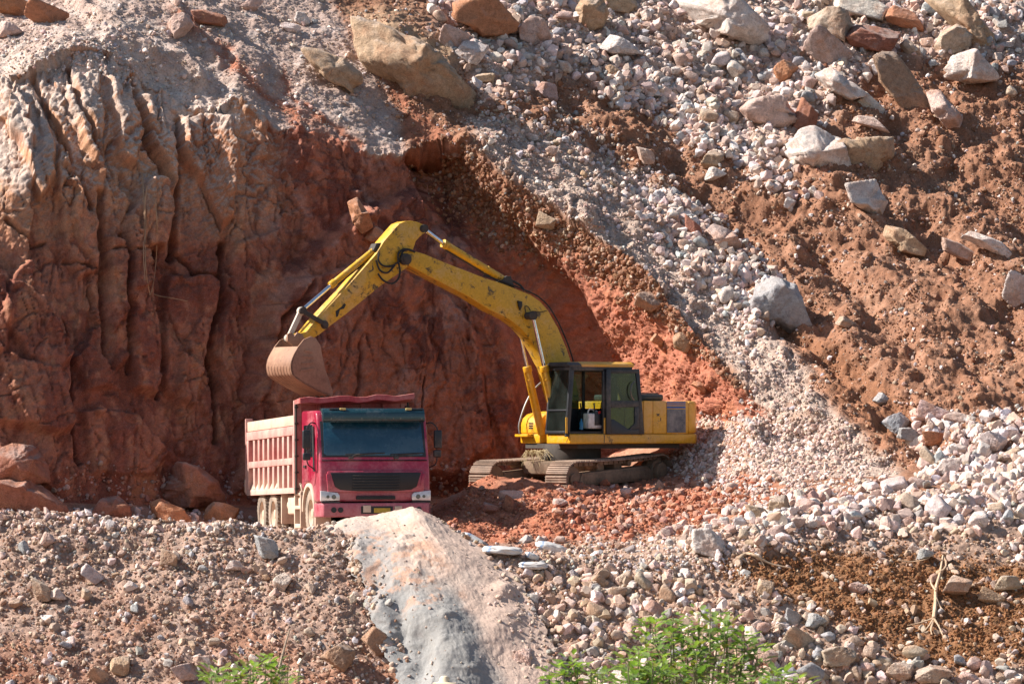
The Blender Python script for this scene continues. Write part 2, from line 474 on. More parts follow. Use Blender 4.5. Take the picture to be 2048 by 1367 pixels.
# pale grey-pink dust on the upper left slope
up_l = inpoly([(-900, -900), (720, -900), (640, -20), (690, 60), (755, 165), (800, 240), (828, 320), (780, 345), (700, 330), (560, 290), (440, 250), (380, 250), (250, 150), (60, 150), (-300, 240), (-900, 300)], 18) * (SEG >= 13)
paint(up_l, (.43, .32, .268))
paint(up_l * sstep(.0, .4, blot2), (.45, .37, .33))
for pl, w in (([(350, 20), (430, 90), (520, 175), (600, 240), (690, 310)], 13), ([(560, 160), (640, 245)], 9), ([(640, 240), (720, 300)], 8)):
    paint(np.exp(-(seg_dist(qx, qy, pl) / w) ** 2) * (SEG >= 13) * .9, (.36, .13, .07))
# white rubble of the upper slope
rub = inpoly([(840, -900), (2200, -900), (2100, 130), (1760, 100), (1620, 250), (1520, 330), (1350, 230), (1200, 120), (1050, 180), (960, 190), (880, 70)], 30) * (SEG >= 13)
paint(rub * .85, (.46, .35, .29))
band = inpoly([(930, 240), (1010, 235), (1150, 290), (1330, 370), (1440, 520), (1570, 690), (1660, 820), (1820, 960), (1720, 1010), (1560, 1010), (1400, 930), (1390, 850), (1500, 835), (1490, 770), (1380, 650), (1250, 515), (1120, 425), (1000, 335)], 16)
band = band * ((SEG >= 13) | ((SEG >= 8) & (px > 1380)))
paint(band * .9, (.44, .35, .29))
paint(band * sstep(.05, .4, blot2) * .7, (.33, .21, .15))
cast_shade = inpoly([(1560, 640), (1640, 660), (1760, 760), (1850, 850), (1850, 930), (1760, 870), (1680, 800)], 16) * slope_w
paint(cast_shade * .8, (.25, .115, .06))  # the big boulder's cast shadow, painted as a darker brown band
paint(inpoly([(775, 170), (800, 180), (900, 270), (960, 345), (850, 345), (822, 270)], 8) * (SEG >= 13) * .9, (.33, .135, .08))
paint(sstep(-15, 35, poly_sd(qx, qy, [(680, 10), (810, 15), (915, 85), (940, 150), (850, 135), (760, 125)])) * (SEG >= 13) * .8, (.44, .31, .20))
# wall
pw = wall_w + 0.0
paint(pw, (.385, .148, .092))
paint(pw * rockl, (.54, .275, .155))
paint(pw * rockl * sstep(.1, .5, CELL) * .5, (.50, .28, .17))
paint(pw * (rockl + rockm * .6) * sstep(-.1, -.5, CELL) * .45, (.27, .105, .07))  # recessed blocks painted darker, shade put into the colour
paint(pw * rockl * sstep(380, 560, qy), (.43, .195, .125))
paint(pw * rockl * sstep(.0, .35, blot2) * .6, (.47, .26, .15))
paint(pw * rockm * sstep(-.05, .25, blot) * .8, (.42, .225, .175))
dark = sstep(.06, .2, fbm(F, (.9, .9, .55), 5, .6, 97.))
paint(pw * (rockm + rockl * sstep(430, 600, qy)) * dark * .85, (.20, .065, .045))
paint(pw * earth * sstep(.0, .4, blot2) * .6, (.42, .17, .09))
paint(wall_w * crum * sstep(1420, 1300, px) * .8, (.30, .15, .085))
paint(pw * inpoly([(362, 240), (410, 222), (465, 232), (480, 300), (465, 430), (440, 450), (400, 370), (365, 330)], 8) * .8, (.46, .21, .115))
paint(crack * .6, (.15, .06, .045))
paint(pw * rockl * sstep(420, 700, qy) * .35, (.27, .10, .065))  # lower bluff painted darker for the shade lying on it
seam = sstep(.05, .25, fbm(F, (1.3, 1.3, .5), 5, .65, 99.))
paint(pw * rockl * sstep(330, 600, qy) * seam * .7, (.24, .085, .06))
dust = sstep(.30, .62, NF[:, 2] + .12 * blot2) * (1 - sstep(.2, .45, (qy - 100) / 900))
paint(np.clip(pw * rockl * 1.2, 0, 1) * np.clip(dust + .8 * sstep(.10, .45, NF[:, 2] + .15 * blot2) * sstep(330, 150, qy), 0, 1) * .9, (.52, .42, .35))  # settled dust, strengthened to brighten the sunlit bluff top
cap = sstep(-8, 22, poly_sd(qx, qy, [(-60, 90), (60, 95), (200, 70), (300, 105), (400, 170), (475, 225), (475, 268), (400, 250), (350, 300), (310, 230), (270, 215), (240, 260), (200, 200), (150, 270), (110, 200), (100, 330), (60, 390), (-60, 330)]))
paint(cap * (SEG <= 13) * sstep(-.45, .1, blot2 + .6 * NF[:, 2]) * .75, (.55, .45, .385))  # pale dust cap, with sunlight on the bluff top painted in too
paint((SEG == 13) * sstep(520, 430, px) * sstep(330, 200, py) * sstep(-.2, .3, blot2) * .5, (.54, .45, .39))
# yard, mound and the near bank
yl = (SEG >= 4) & (SEG <= 9) & (px < 1500)
paint(yl * 1.0, (.37, .20, .13))
paint(yl * sstep(.0, .4, blot2) * .6, (.43, .29, .22))
paint(((SEG >= 5) & (SEG <= 9)) * inpoly([(840, 1030), (950, 950), (1150, 950), (1500, 950), (1600, 1000), (1350, 1062), (1180, 1085), (1050, 1104), (870, 1110)], 22), (.365, .142, .082))
paint(((SEG >= 5) & (SEG <= 9)) * inpoly([(1180, 980), (1560, 960), (1600, 1010), (1350, 1110), (1120, 1110), (1200, 1040)], 40) * sstep(-.1, .35, blot2) * .6, (.46, .29, .22))
nb = (SEG <= 6) * (1 - inpoly([(850, 1030), (950, 940), (1500, 940), (1600, 1000), (1350, 1062), (1180, 1080), (1050, 1096), (885, 1100)], 16))
nl = nb * sstep(1120, 1000, qx)
paint(nl, (.345, .235, .18))
paint(nl * sstep(-.1, .3, blot2) * .6, (.40, .30, .25))
paint(nl * sstep(1100, 1330, qy) * sstep(-.15, .3, blot) * .8, (.34, .165, .10))
paint(nl * sstep(1250, 1360, qy) * sstep(300, 100, qx) * .7, (.30, .13, .075))
nr = nb * sstep(1000, 1120, qx)
paint(nr, (.38, .26, .195))
paint(nr * sstep(1330, 1200, qx) * sstep(.0, .3, blot2) * .5, (.42, .32, .26))
br = inpoly([(1420, 1130), (1560, 1105), (1800, 1100), (2200, 1140), (2200, 1330), (1850, 1335), (1700, 1260), (1560, 1190)], 22) * nb
paint(br * .95, (.235, .115, .052))
paint(br * sstep(.05, .35, blot2) * .7, (.30, .16, .09))
C[:] = C * (1 - .08 * (pw * sstep(250, 450, qy))[:, None] * (1 - earth)[:, None])  # rock wall below its top darkened, shade put into the colour
C = np.clip(C, .01, .8)


# masks and areas kept for scattering the loose stones
_du = np.gradient(P, axis=1); _dv = np.gradient(P, axis=0)
_a = np.linalg.norm(np.cross(_du, _dv), axis=2).ravel()
_view = -F + np.array([[0, 0, EYE]]); _view /= np.linalg.norm(_view, axis=1)[:, None]
FACE = np.clip((NF * _view).sum(1), 0, 1)
MSK = dict(up_l=up_l, rub=rub, band=band, nl=nl, nr=nr, br=br, crum=wall_w * crum, rockl=pw * rockl, wall=pw, mound=mw * (SEG >= 5), cast_shade=cast_shade,
           earth=pw * earth, slope=slope_w, area=_a * FACE, face=FACE, qx=qx, qy=qy, blot=blot2)
MSK = {k: np.asarray(v, np.float32) for k, v in MSK.items()}
del _du, _dv, _view
ii = np.arange(NR * NX).reshape(NR, NX)
quads = np.stack([ii[:-1, :-1], ii[:-1, 1:], ii[1:, 1:], ii[1:, :-1]], -1).reshape(-1, 4)
M_EARTH = earth_mat('earth', vary=.30, bumps=((7, .55, .08), (30, .6, .03), (110, .5, .008)), speck=.35)
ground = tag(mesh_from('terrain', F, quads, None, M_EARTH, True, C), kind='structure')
# ------------------------------------------------------------------ mesh builder
class MB:
    def __init__(self, xf=None):
        self.bm = bmesh.new(); self.xf = xf
    def _v(self, p):
        p = Vector(p)
        return self.bm.verts.new(self.xf @ p if self.xf else p)
    def face(self, vs):
        try: return self.bm.faces.new(vs)
        except ValueError: return None
    def boxp(self, x0, x1, y0, y1, z0, z1):
        v = [self._v((x, y, z)) for z in (z0, z1) for y in (y0, y1) for x in (x0, x1)]
        for f in ((0, 2, 3, 1), (4, 5, 7, 6), (0, 1, 5, 4), (2, 6, 7, 3), (0, 4, 6, 2), (1, 3, 7, 5)):
            self.face([v[i] for i in f])
        return self
    def box(self, c, s, rot=None):
        m = Matrix.Translation(Vector(c)) @ (rot.to_matrix().to_4x4() if rot else Matrix())
        v = [self._v(m @ Vector((x * s[0] / 2, y * s[1] / 2, z * s[2] / 2))) for z in (-1, 1) for y in (-1, 1) for x in (-1, 1)]
        for f in ((0, 2, 3, 1), (4, 5, 7, 6), (0, 1, 5, 4), (2, 6, 7, 3), (0, 4, 6, 2), (1, 3, 7, 5)):
            self.face([v[i] for i in f])
        return self
    def prism(self, pts, axis, a0, a1):
        """2-D outline pushed along an axis: 'x' -> pts are (y,z), 'y' -> (x,z), 'z' -> (x,y)"""
        def mk(p, a):
            if axis == 'x': return (a, p[0], p[1])
            if axis == 'y': return (p[0], a, p[1])
            return (p[0], p[1], a)
        A = [self._v(mk(p, a0)) for p in pts]; B = [self._v(mk(p, a1)) for p in pts]
        n = len(pts)
        self.face(A[::-1]); self.face(B)
        for i in range(n):
            self.face([A[i], A[(i + 1) % n], B[(i + 1) % n], B[i]])
        return self
    def slab(self, pts3, t):
        """a flat 3-D outline given thickness t along its normal (both ways from the outline outward)"""
        p = [Vector(q) for q in pts3]
        n = (p[1] - p[0]).cross(p[2] - p[0]).normalized() * t
        A = [self._v(q) for q in p]; B = [self._v(q + n) for q in p]
        k = len(p)
        self.face(A[::-1]); self.face(B)
        for i in range(k): self.face([A[i], A[(i + 1) % k], B[(i + 1) % k], B[i]])
        return self
    def cyl(self, p0, p1, r0, r1=None, n=18, cap=True):
        p0 = Vector(p0); p1 = Vector(p1); r1 = r0 if r1 is None else r1
        d = (p1 - p0).normalized(); a = d.orthogonal().normalized(); b = d.cross(a)
        A = [self._v(p0 + (a * math.cos(t) + b * math.sin(t)) * r0) for t in [2 * math.pi * i / n for i in range(n)]]
        B = [self._v(p1 + (a * math.cos(t) + b * math.sin(t)) * r1) for t in [2 * math.pi * i / n for i in range(n)]]
        for i in range(n): self.face([A[i], A[(i + 1) % n], B[(i + 1) % n], B[i]])
        if cap: self.face(A[::-1]); self.face(B)
        return self
    def tube(self, pts, r, n=8, r1=None):
        p = [Vector(q) for q in pts]
        rings = []
        a = None
        for i, q in enumerate(p):
            d = (p[min(i + 1, len(p) - 1)] - p[max(i - 1, 0)]).normalized()
            if a is None: a = d.orthogonal().normalized()
            a = (a - d * a.dot(d)).normalized(); b = d.cross(a)
            rr = r if r1 is None else r + (r1 - r) * i / (len(p) - 1)
            rings.append([self._v(q + (a * math.cos(t) + b * math.sin(t)) * rr) for t in [2 * math.pi * k / n for k in range(n)]])
        for A, B in zip(rings[:-1], rings[1:]):
            for k in range(n): self.face([A[k], A[(k + 1) % n], B[(k + 1) % n], B[k]])
        self.face(rings[0][::-1]); self.face(rings[-1])
        return self
    def lathe(self, prof, c, ax, n=28):
        """prof: (offset along axis, radius) pairs, closed ends if radius 0"""
        c = Vector(c); d = Vector(ax).normalized(); a = d.orthogonal().normalized(); b = d.cross(a)
        rings = []
        for o, r in prof:
            if r < 1e-6: rings.append([self._v(c + d * o)])
            else: rings.append([self._v(c + d * o + (a * math.cos(t) + b * math.sin(t)) * r) for t in [2 * math.pi * k / n for k in range(n)]])
        for A, B in zip(rings[:-1], rings[1:]):
            for k in range(n):
                if len(A) == 1 and len(B) == 1: continue
                if len(A) == 1: self.face([A[0], B[(k + 1) % n], B[k]])
                elif len(B) == 1: self.face([A[k], A[(k + 1) % n], B[0]])
                else: self.face([A[k], A[(k + 1) % n], B[(k + 1) % n], B[k]])
        return self
    def build(self, name, mat, parent=None, bevel=0.0, segs=2, ang=35, label=None):
        bm = self.bm
        bmesh.ops.recalc_face_normals(bm, faces=bm.faces)
        if bevel > 0:
            es = [e for e in bm.edges if len(e.link_faces) == 2 and e.calc_face_angle(0) > R(32)]
            bmesh.ops.bevel(bm, geom=es, offset=bevel, segments=segs, profile=.5, affect='EDGES', clamp_overlap=True)
        me = bpy.data.meshes.new(name)
        bm.to_mesh(me); bm.free()
        me.polygons.foreach_set('use_smooth', np.ones(len(me.polygons), bool))
        me.set_sharp_from_angle(angle=R(ang))
        o = bpy.data.objects.new(name, me)
        if mat: me.materials.append(mat)
        COL.objects.link(o)
        if parent: o.parent = parent
        if label: o['label'] = label
        return o

def spline(pts, n=24):
    p = [Vector(q) for q in pts]; p = [2 * p[0] - p[1]] + p + [2 * p[-1] - p[-2]]
    out = []
    m = len(p) - 3
    for i in range(n + 1):
        t = i / n * m; k = min(int(t), m - 1); t -= k
        a, b, c, d = p[k:k + 4]
        out.append(.5 * ((2 * b) + (c - a) * t + (2 * a - 5 * b + 4 * c - d) * t * t + (3 * b - a - 3 * c + d) * t ** 3))
    return out

def paint_mat(name, base, dust=(.5, .36, .27), amt=.3, rough=.38, stain=None, stain_amt=0.0, metal=0.0, zdust=None, scale=1.0, coat=.0, spread=.18):
    """worn paint: base colour under patchy dust, optional dark oily stains, more dust below zdust"""
    m, nt, b = new_mat(name)
    tc = nt.nodes.new('ShaderNodeTexCoord'); v = tc.outputs['Object']
    n1 = noise(nt, v, 1.3 * scale, 8, .68)
    n2 = noise(nt, v, 14 * scale, 5, .7)
    f = node(nt, 'ShaderNodeMath', operation='ADD'); nt.links.new(n1, f.inputs[0])
    g = node(nt, 'ShaderNodeMath', operation='MULTIPLY_ADD'); nt.links.new(n2, g.inputs[0]); g.inputs[1].default_value = .35; g.inputs[2].default_value = -.175
    nt.links.new(g.outputs[0], f.inputs[1])
    src = f.outputs[0]
    if zdust:
        sx_ = nt.nodes.new('ShaderNodeSeparateXYZ'); nt.links.new(v, sx_.inputs[0])
        mr = nt.nodes.new('ShaderNodeMapRange'); nt.links.new(sx_.outputs[2], mr.inputs[0])
        mr.inputs[1].default_value = zdust[0]; mr.inputs[2].default_value = zdust[1]; mr.inputs[3].default_value = zdust[2]; mr.inputs[4].default_value = 0
        h = node(nt, 'ShaderNodeMath', operation='ADD'); nt.links.new(src, h.inputs[0]); nt.links.new(mr.outputs[0], h.inputs[1]); src = h.outputs[0]
    t = .5 + (0.5 - amt) * .5
    fac = ramp(nt, src, [(max(0, t - spread), 0), (min(1, t + spread), .92)])
    tone = mixc(nt, 1.0, base, ramp(nt, n2, [(.3, .82), (.7, 1.12)]), 'MULTIPLY')
    c = mixc(nt, fac, tone, dust)
    if stain:
        n3 = noise(nt, v, 3.2 * scale, 7, .75, .6)
        s0 = .62 - stain_amt * .2
        c = mixc(nt, ramp(nt, n3, [(s0, 0), (s0 + .07, .9)]), c, stain)
    nt.links.new(c, b.inputs['Base Color'])
    b.inputs['Metallic'].default_value = metal
    rr = ramp(nt, fac, [(0, rough), (1, .9)])
    nt.links.new(rr, b.inputs['Roughness'])
    b.inputs['Coat Weight'].default_value = coat
    bump(nt, n2, .25, .006, b)
    return m

def plain_mat(name, base, rough=.5, metal=0.0, spec=.5):
    m, nt, b = new_mat(name)
    tc = nt.nodes.new('ShaderNodeTexCoord')
    n = noise(nt, tc.outputs['Object'], 9, 5, .65)
    c = mixc(nt, 1.0, base, ramp(nt, n, [(.3, .75), (.7, 1.25)]), 'MULTIPLY')
    nt.links.new(c, b.inputs['Base Color'])
    b.inputs['Roughness'].default_value = rough
    b.inputs['Metallic'].default_value = metal
    b.inputs['Specular IOR Level'].default_value = spec
    return m

def glass_mat(name, tint, clear, rough=.05, dirt=(.5, .45, .4), dirt_amt=.15):
    m, nt, b = new_mat(name)
    nt.nodes.remove(b)
    out = [n for n in nt.nodes if n.type == 'OUTPUT_MATERIAL'][0]
    tr = nt.nodes.new('ShaderNodeBsdfTransparent'); tr.inputs[0].default_value = (*tint, 1)
    gl = nt.nodes.new('ShaderNodeBsdfGlossy'); gl.inputs['Roughness'].default_value = rough
    df = nt.nodes.new('ShaderNodeBsdfDiffuse'); df.inputs[0].default_value = (*dirt, 1)
    fr = nt.nodes.new('ShaderNodeFresnel'); fr.inputs[0].default_value = 1.5
    m1 = nt.nodes.new('ShaderNodeMixShader'); nt.links.new(fr.outputs[0], m1.inputs[0]); nt.links.new(tr.outputs[0], m1.inputs[1]); nt.links.new(gl.outputs[0], m1.inputs[2])
    tc = nt.nodes.new('ShaderNodeTexCoord')
    n = noise(nt, tc.outputs['Object'], 2.2, 6, .7)
    m2 = nt.nodes.new('ShaderNodeMixShader'); nt.links.new(ramp(nt, n, [(.35, dirt_amt * .3), (.7, dirt_amt)]), m2.inputs[0])
    nt.links.new(m1.outputs[0], m2.inputs[1]); nt.links.new(df.outputs[0], m2.inputs[2])
    nt.links.new(m2.outputs[0], out.inputs[0])
    return m

DUST = (.56, .43, .33)
M_RED = paint_mat('red_cab_paint', (.33, .010, .042), (.50, .26, .27), .12, .32, coat=.4, zdust=(.5, 1.5, .16), spread=.25)
M_RED_BODY = paint_mat('red_body_paint', (.30, .03, .035), (.52, .36, .30), .30, .5, zdust=(1.0, 2.0, .16), spread=.25)
M_RIB = paint_mat('dusty_rib_paint', (.46, .13, .125), (.60, .44, .36), .50, .6, zdust=(1.0, 1.7, .2), spread=.25)
M_CREAM = paint_mat('dust_caked_steel', (.40, .27, .20), (.60, .47, .36), .75, .7)
M_TYRE = paint_mat('dusty_tyre', (.10, .085, .07), (.42, .33, .25), .55, .85, scale=2)
M_RIM = paint_mat('dusty_rim', (.40, .31, .23), (.58, .45, .34), .7, .7)
M_BLACK = paint_mat('black_plastic', (.012, .014, .018), (.20, .16, .13), .10, .45)
M_GRILLE = plain_mat('grille_black', (.008, .009, .012), .5)
M_DARK = plain_mat('dark_steel', (.05, .042, .035), .8)  # plain dark steel for chassis, pins and pipes
M_VISOR = paint_mat('visor_teal', (.008, .035, .045), (.10, .12, .13), .08, .18, coat=.5)
M_SCREEN = paint_mat('windscreen_glass', (.004, .042, .075), (.05, .10, .13), .16, .06, coat=1.0, spread=.3)  # blue of the reflected sky put into the glass colour
M_SIDEGLASS = plain_mat('side_glass', (.008, .014, .018), .06)
M_LAMP = plain_mat('lamp_lens', (.62, .62, .62), .15, .25)
M_LAMPDARK = plain_mat('lamp_reflector', (.16, .15, .14), .2, .6)
M_AMBER = plain_mat('amber_lens', (.55, .42, .16), .3)
M_YEL = paint_mat('yellow_paint', (.66, .335, .012), (.56, .36, .20), .20, .38, (.05, .04, .02), .12, coat=.2)
M_YELARM = paint_mat('yellow_arm_paint', (.60, .335, .012), (.56, .40, .24), .16, .45, (.03, .025, .015), .34, scale=1.3)
M_BUCKET = paint_mat('bucket_steel', (.22, .11, .065), (.40, .235, .15), .5, .6, (.16, .09, .06), .2)
M_CHROME = plain_mat('chrome_rod', (.75, .75, .76), .12, 1.0)
M_TRACK = paint_mat('track_steel', (.17, .12, .09), (.44, .32, .24), .50, .7, scale=2)
M_FRAME = paint_mat('track_frame_paint', (.14, .095, .06), (.34, .23, .15), .45, .8)
M_CABFRAME = paint_mat('cab_frame_black', (.016, .019, .024), (.20, .17, .14), .14, .45)
M_BLUE = plain_mat('blue_stripe', (.02, .08, .30), .45)
M_VENT = paint_mat('vent_mesh', (.10, .11, .13), (.36, .33, .31), .42, .7, scale=3)
M_GLASS = glass_mat('cab_glass', (.62, .74, .64), .8, .04, (.26, .32, .28), .06)
M_HOSE = plain_mat('rubber_hose', (.012, .012, .012), .6)
M_WHITE = plain_mat('white_plastic', (.62, .60, .57), .45)
# ------------------------------------------------------------------ dump truck
def build_truck():
    loc = at(752, 1073, 80.3)
    T = empty('dump_truck', loc, Euler((R(-1.6), 0, R(15))))
    tag(T, 'red dump truck with cream dusty ribbed body, facing the sand heap', 'dump truck')
    # cab shell with the front wheel arch cut out of its side
    prof = [(.05, .76), (.04, 1.0), (.06, 1.38), (.11, 1.68), (.35, 2.5), (.42, 2.68), (.55, 2.74), (1.95, 2.77), (1.98, 1.10), (1.86, 1.02),
            (1.80, 1.06), (1.66, 1.14), (1.25, 1.20), (.88, 1.10), (.72, .92), (.68, .76)]
    cab = MB().prism(prof, 'x', -1.22, 1.22).build('cab', M_RED, T, .055, 3)
    # raised nose panel and its lower lip
    MB().prism([(-.025, .97), (-.015, 1.42), (.045, 1.42), (.045, .97)], 'x', -1.06, 1.06).build('nose_panel', M_RED, T, .02)
    b = MB(); b.slab([(-1.16, .0795, 1.645), (-1.16, .1245, 1.675), (1.16, .1245, 1.675), (1.16, .0795, 1.645)], .01); b.build('panel_seam', M_BLACK, T)
    # radiator grille
    g = MB()
    g.prism([(-1.0, 1.385), (1.0, 1.385), (.90, 1.08), (.78, 1.015), (.4, .985), (-.4, .985), (-.78, 1.015), (-.90, 1.08)], 'y', -.045, -.01)
    gr = g.build('grille', M_GRILLE, T, .012)
    for k in range(6):
        MB().boxp(-.52, .52, -.075, -.05, 1.02 + k * .058, 1.042 + k * .058).build('grille_slat', M_BLACK, gr, .006)
    for s in (-1, 1):
        MB().prism([(s * 1.03, 1.36), (s * 1.09, 1.36), (s * 1.06, 1.02), (s * .97, 1.06)], 'y', -.035, .03).build('grille_side_scoop', M_RED, T, .01)
    MB().boxp(-.43, .43, -.03, .02, .805, .885).build('lower_grille', M_GRILLE, T, .01)
    for z in (.825, .862):
        MB().boxp(-.4, .4, -.05, -.031, z, z + .012).build('lower_grille_bar', M_BLACK, T, .003)
    # windscreen
    def ws(x, z, o=0.0):
        y = .11 + (z - 1.68) / (2.5 - 1.68) * .24
        return Vector((x, y - .96 * o, z + .28 * o))
    MB().slab([ws(-1.15, 1.72), ws(-1.15, 2.5), ws(1.15, 2.5), ws(1.15, 1.72)][::-1], .008).build('windscreen_seal', M_BLACK, T, .004)
    MB().slab([ws(-1.11, 1.80, .012), ws(-1.06, 1.755, .012), ws(1.06, 1.755, .012), ws(1.11, 1.80, .012), ws(1.08, 2.47, .012), ws(-1.08, 2.47, .012)], .008).build('windscreen', M_SCREEN, T, .003)
    for x0, x1 in ((-.52, .02), (.48, 1.02)):
        w = MB()
        w.tube([ws(x0, 1.705, .05), ws(x0 + .1, 1.76, .06), ws(x1, 1.79, .05)], .016, 6)
        w.tube([ws(x0 - .12, 1.77, .035), ws(x0 + .75 if x0 < 0 else x0 + .62, 1.80, .035)], .012, 6)
        w.box(ws(x0, 1.70, .04), (.10, .05, .06))
        w.build('wiper', M_BLACK, T)
    # sun visor above the windscreen
    v = MB()
    v.prism([(.16, 2.47), (.09, 2.52), (.10, 2.68), (.20, 2.775), (.46, 2.79), (.46, 2.70), (.30, 2.62), (.27, 2.49)], 'x', -1.13, 1.13)
    vis = v.build('sun_visor', M_VISOR, T, .02)
    for x in (-.95, -.28, .42, .58, 1.05):
        MB().cyl((x, .094, 2.555), (x, .082, 2.555), .018, n=10).build('rivet', M_LAMPDARK, vis)
    for x in (-.68, .78):
        MB().box((x, .17, 2.76), (.13, .07, .045)).build('marker_lamp', M_AMBER, T, .01)
        MB().boxp(x - .30 if x < 0 else x + .07, x - .08 if x < 0 else x + .32, .15, .19, 2.745, 2.765).build('lamp_wire_cover', M_BLACK, T)
    # bumper
    bp = MB().prism([(-1.24, .12), (-1.16, -.06), (1.16, -.06), (1.24, .12), (1.24, .62), (-1.24, .62)], 'z', .43, .735).build('bumper', M_RED, T, .03, 3)
    for s in (-1, 1):
        for x in (.94, .79):
            MB().cyl((s * x, -.055, .585), (s * x, -.075, .585), .06, n=16).build('fog_lamp', M_GRILLE, bp)
    MB().boxp(-.34, .36, -.075, -.058, .50, .66).build('bumper_opening', M_GRILLE, bp)
    MB().boxp(-.30, -.13, -.105, -.076, .53, .68).build('tow_plate', M_CREAM, bp, .006)
    MB().boxp(.40, .56, -.10, -.062, .53, .66).build('tow_plate', M_CREAM, bp, .006)
    MB().boxp(-.06, .30, -.09, -.078, .52, .62).build('number_plate', plain_mat('plate_yellow', (.42, .28, .03), .6), bp)
    # headlamps
    for s in (-1, 1):
        h = MB().prism([(s * 1.215, .775), (s * .80, .79), (s * .80, .90), (s * .84, .955), (s * 1.215, 1.0)], 'y', -.03, .06)
        hl = h.build('headlamp', M_LAMP, T, .012)
        MB().cyl((s * .93, -.03, .865), (s * .93, -.042, .865), .05, n=14).build('reflector', M_LAMPDARK, hl)
        MB().cyl((s * 1.06, -.03, .87), (s * 1.06, -.04, .87), .035, n=14).build('reflector', M_LAMPDARK, hl)
        MB().boxp(*sorted((s * .80, s * 1.2)), -.045, .03, .742, .772).build('lamp_strip', M_BLACK, hl)
    # doors, side windows, mirrors
    for s in (-1, 1):
        x = s * 1.222
        d = MB().prism([(.55, 1.12), (.42, 1.3), (.45, 1.68), (.62, 2.55), (1.72, 2.55), (1.72, 1.22), (1.0, 1.22)], 'x', min(x, x + s * .012), max(x, x + s * .012))
        dr = d.build('door', M_RED, T, .008)
        MB().prism([(.58, 1.74), (.72, 2.44), (1.58, 2.44), (1.58, 1.74)], 'x', min(x + s * .013, x + s * .024), max(x + s * .013, x + s * .024)).build('window', M_SIDEGLASS, dr, .003)
        MB().boxp(min(x + s * .013, x + s * .05), max(x + s * .013, x + s * .05), 1.35, 1.55, 1.52, 1.57).build('handle', M_BLACK, dr, .006)
        mx = s * 1.46
        mir = MB().box((mx, .30, 2.11), (.17, .12, .40)).build('wing_mirror', M_BLACK, T, .03, 3)
        MB().box((mx + s * -.01, .32, 1.74 if s < 0 else 1.80), (.17, .10, .16)).build('lower_mirror', M_BLACK, mir, .03, 3)
        MB().tube(spline([(s * 1.21, .45, 2.45), (s * 1.33, .36, 2.47), (mx - s * .03, .32, 2.38), (mx, .31, 2.28)], 10), .016, 6).build('mirror_arm', M_BLACK, mir)
        MB().tube(spline([(s * 1.215, .55, 1.45), (s * 1.30, .44, 1.50), (mx - s * .03, .33, 1.60), (mx - s * .02, .32, 1.9)], 10), .014, 6).build('mirror_arm', M_BLACK, mir)
        MB().tube([(s * 1.25, .50, 1.42), (s * 1.26, .55, 2.40)], .022, 6).build('grab_bar', M_LAMPDARK, dr)
        f = MB()
        arc = [(1.25 + .64 * math.cos(a), .56 + .62 * math.sin(a)) for a in [R(180 - 9 * i) for i in range(21)]]
        inn = [(1.25 + .56 * math.cos(a), .56 + .54 * math.sin(a)) for a in [R(9 * i) for i in range(21)]]
        f.prism(arc + inn, 'x', min(s * 1.235, s * .84), max(s * 1.235, s * .84))
        f.build('mudguard', M_CREAM, T, .008)
        MB().boxp(min(s * 1.2, s * .85), max(s * 1.2, s * .85), .62, .70, .20, .75).build('cab_step', M_CREAM, T, .01)
    # chassis
    ch = MB()
    for s in (-1, 1): ch.boxp(min(s * .36, s * .46), max(s * .36, s * .46), .5, 7.9, .66, .93)
    for y in (2.1, 3.6, 4.6, 6.0, 7.6): ch.boxp(-.36, .36, y, y + .12, .70, .90)
    ch.boxp(-.5, .5, .5, 1.9, .55, 1.05)
    ch.build('chassis', M_DARK, T, .01)
    for y in (1.25, 5.3, 6.65): MB().cyl((-1.0, y, .52), (1.0, y, .52), .11, n=12).lathe([(-.25, .1), (-.2, .24), (.2, .24), (.25, .1)], (0, y, .52), (1, 0, 0), 16).build('axle', M_DARK, T)
    def wheel(x, y, side):
        tp = [(-.13, .30), (-.145, .36), (-.145, .46), (-.125, .505), (-.09, .525), (.09, .525), (.125, .505), (.145, .46), (.145, .36), (.13, .30)]
        t = MB().lathe(tp, (x, y, .525), (1, 0, 0), 40)
        for k in range(36):
            a = 2 * math.pi * k / 36
            for q in (-.085, .085):
                c = Vector((x + q, y + .525 * math.cos(a), .525 + .525 * math.sin(a)))
                t.box(c, (.10, .045, .03), Euler((a + math.pi / 2, 0, 0)))
        ty = t.build('wheel', M_TYRE, T)
        rm = MB().lathe([(side * .10, .31), (side * .12, .30), (side * .05, .26), (side * -.02, .18), (side * .0, .12), (side * .10, .10), (side * .12, 0)], (x, y, .525), (1, 0, 0), 28).build('rim', M_RIM, ty)
        for k in range(8):
            a = 2 * math.pi * k / 8
            MB().cyl((x + side * -.01, y + .15 * math.cos(a), .525 + .15 * math.sin(a)), (x + side * .02, y + .15 * math.cos(a), .525 + .15 * math.sin(a)), .018, n=6).build('wheel_nut', M_RIM, ty)
    for s in (-1, 1):
        wheel(s * 1.04, 1.25, s)
        for y in (5.3, 6.65):
            wheel(s * 1.06, y, s); wheel(s * .74, y, s)
    # side gear between the axles: tank, brackets, steps
    for s in (-1, 1):
        x0, x1 = sorted((s * 1.18, s * .62))
        MB().boxp(x0, x1, 2.9, 3.7, .50, .92).build('fuel_tank', M_CREAM, T, .05, 3)
        xa, xb = sorted((s * 1.22, s * 1.0))
        f = MB()
        f.boxp(xa, xb, 2.10, 2.16, .20, 1.02).boxp(xa, xb, 2.72, 2.80, .18, .92)
        f.boxp(xa, xb, 2.16, 2.72, .20, .30).boxp(xa, xb, 2.16, 2.72, .62, .70).boxp(xa, xb, 2.10, 2.8, .92, .985)
        f.build('step_frame', M_CREAM, T, .012)
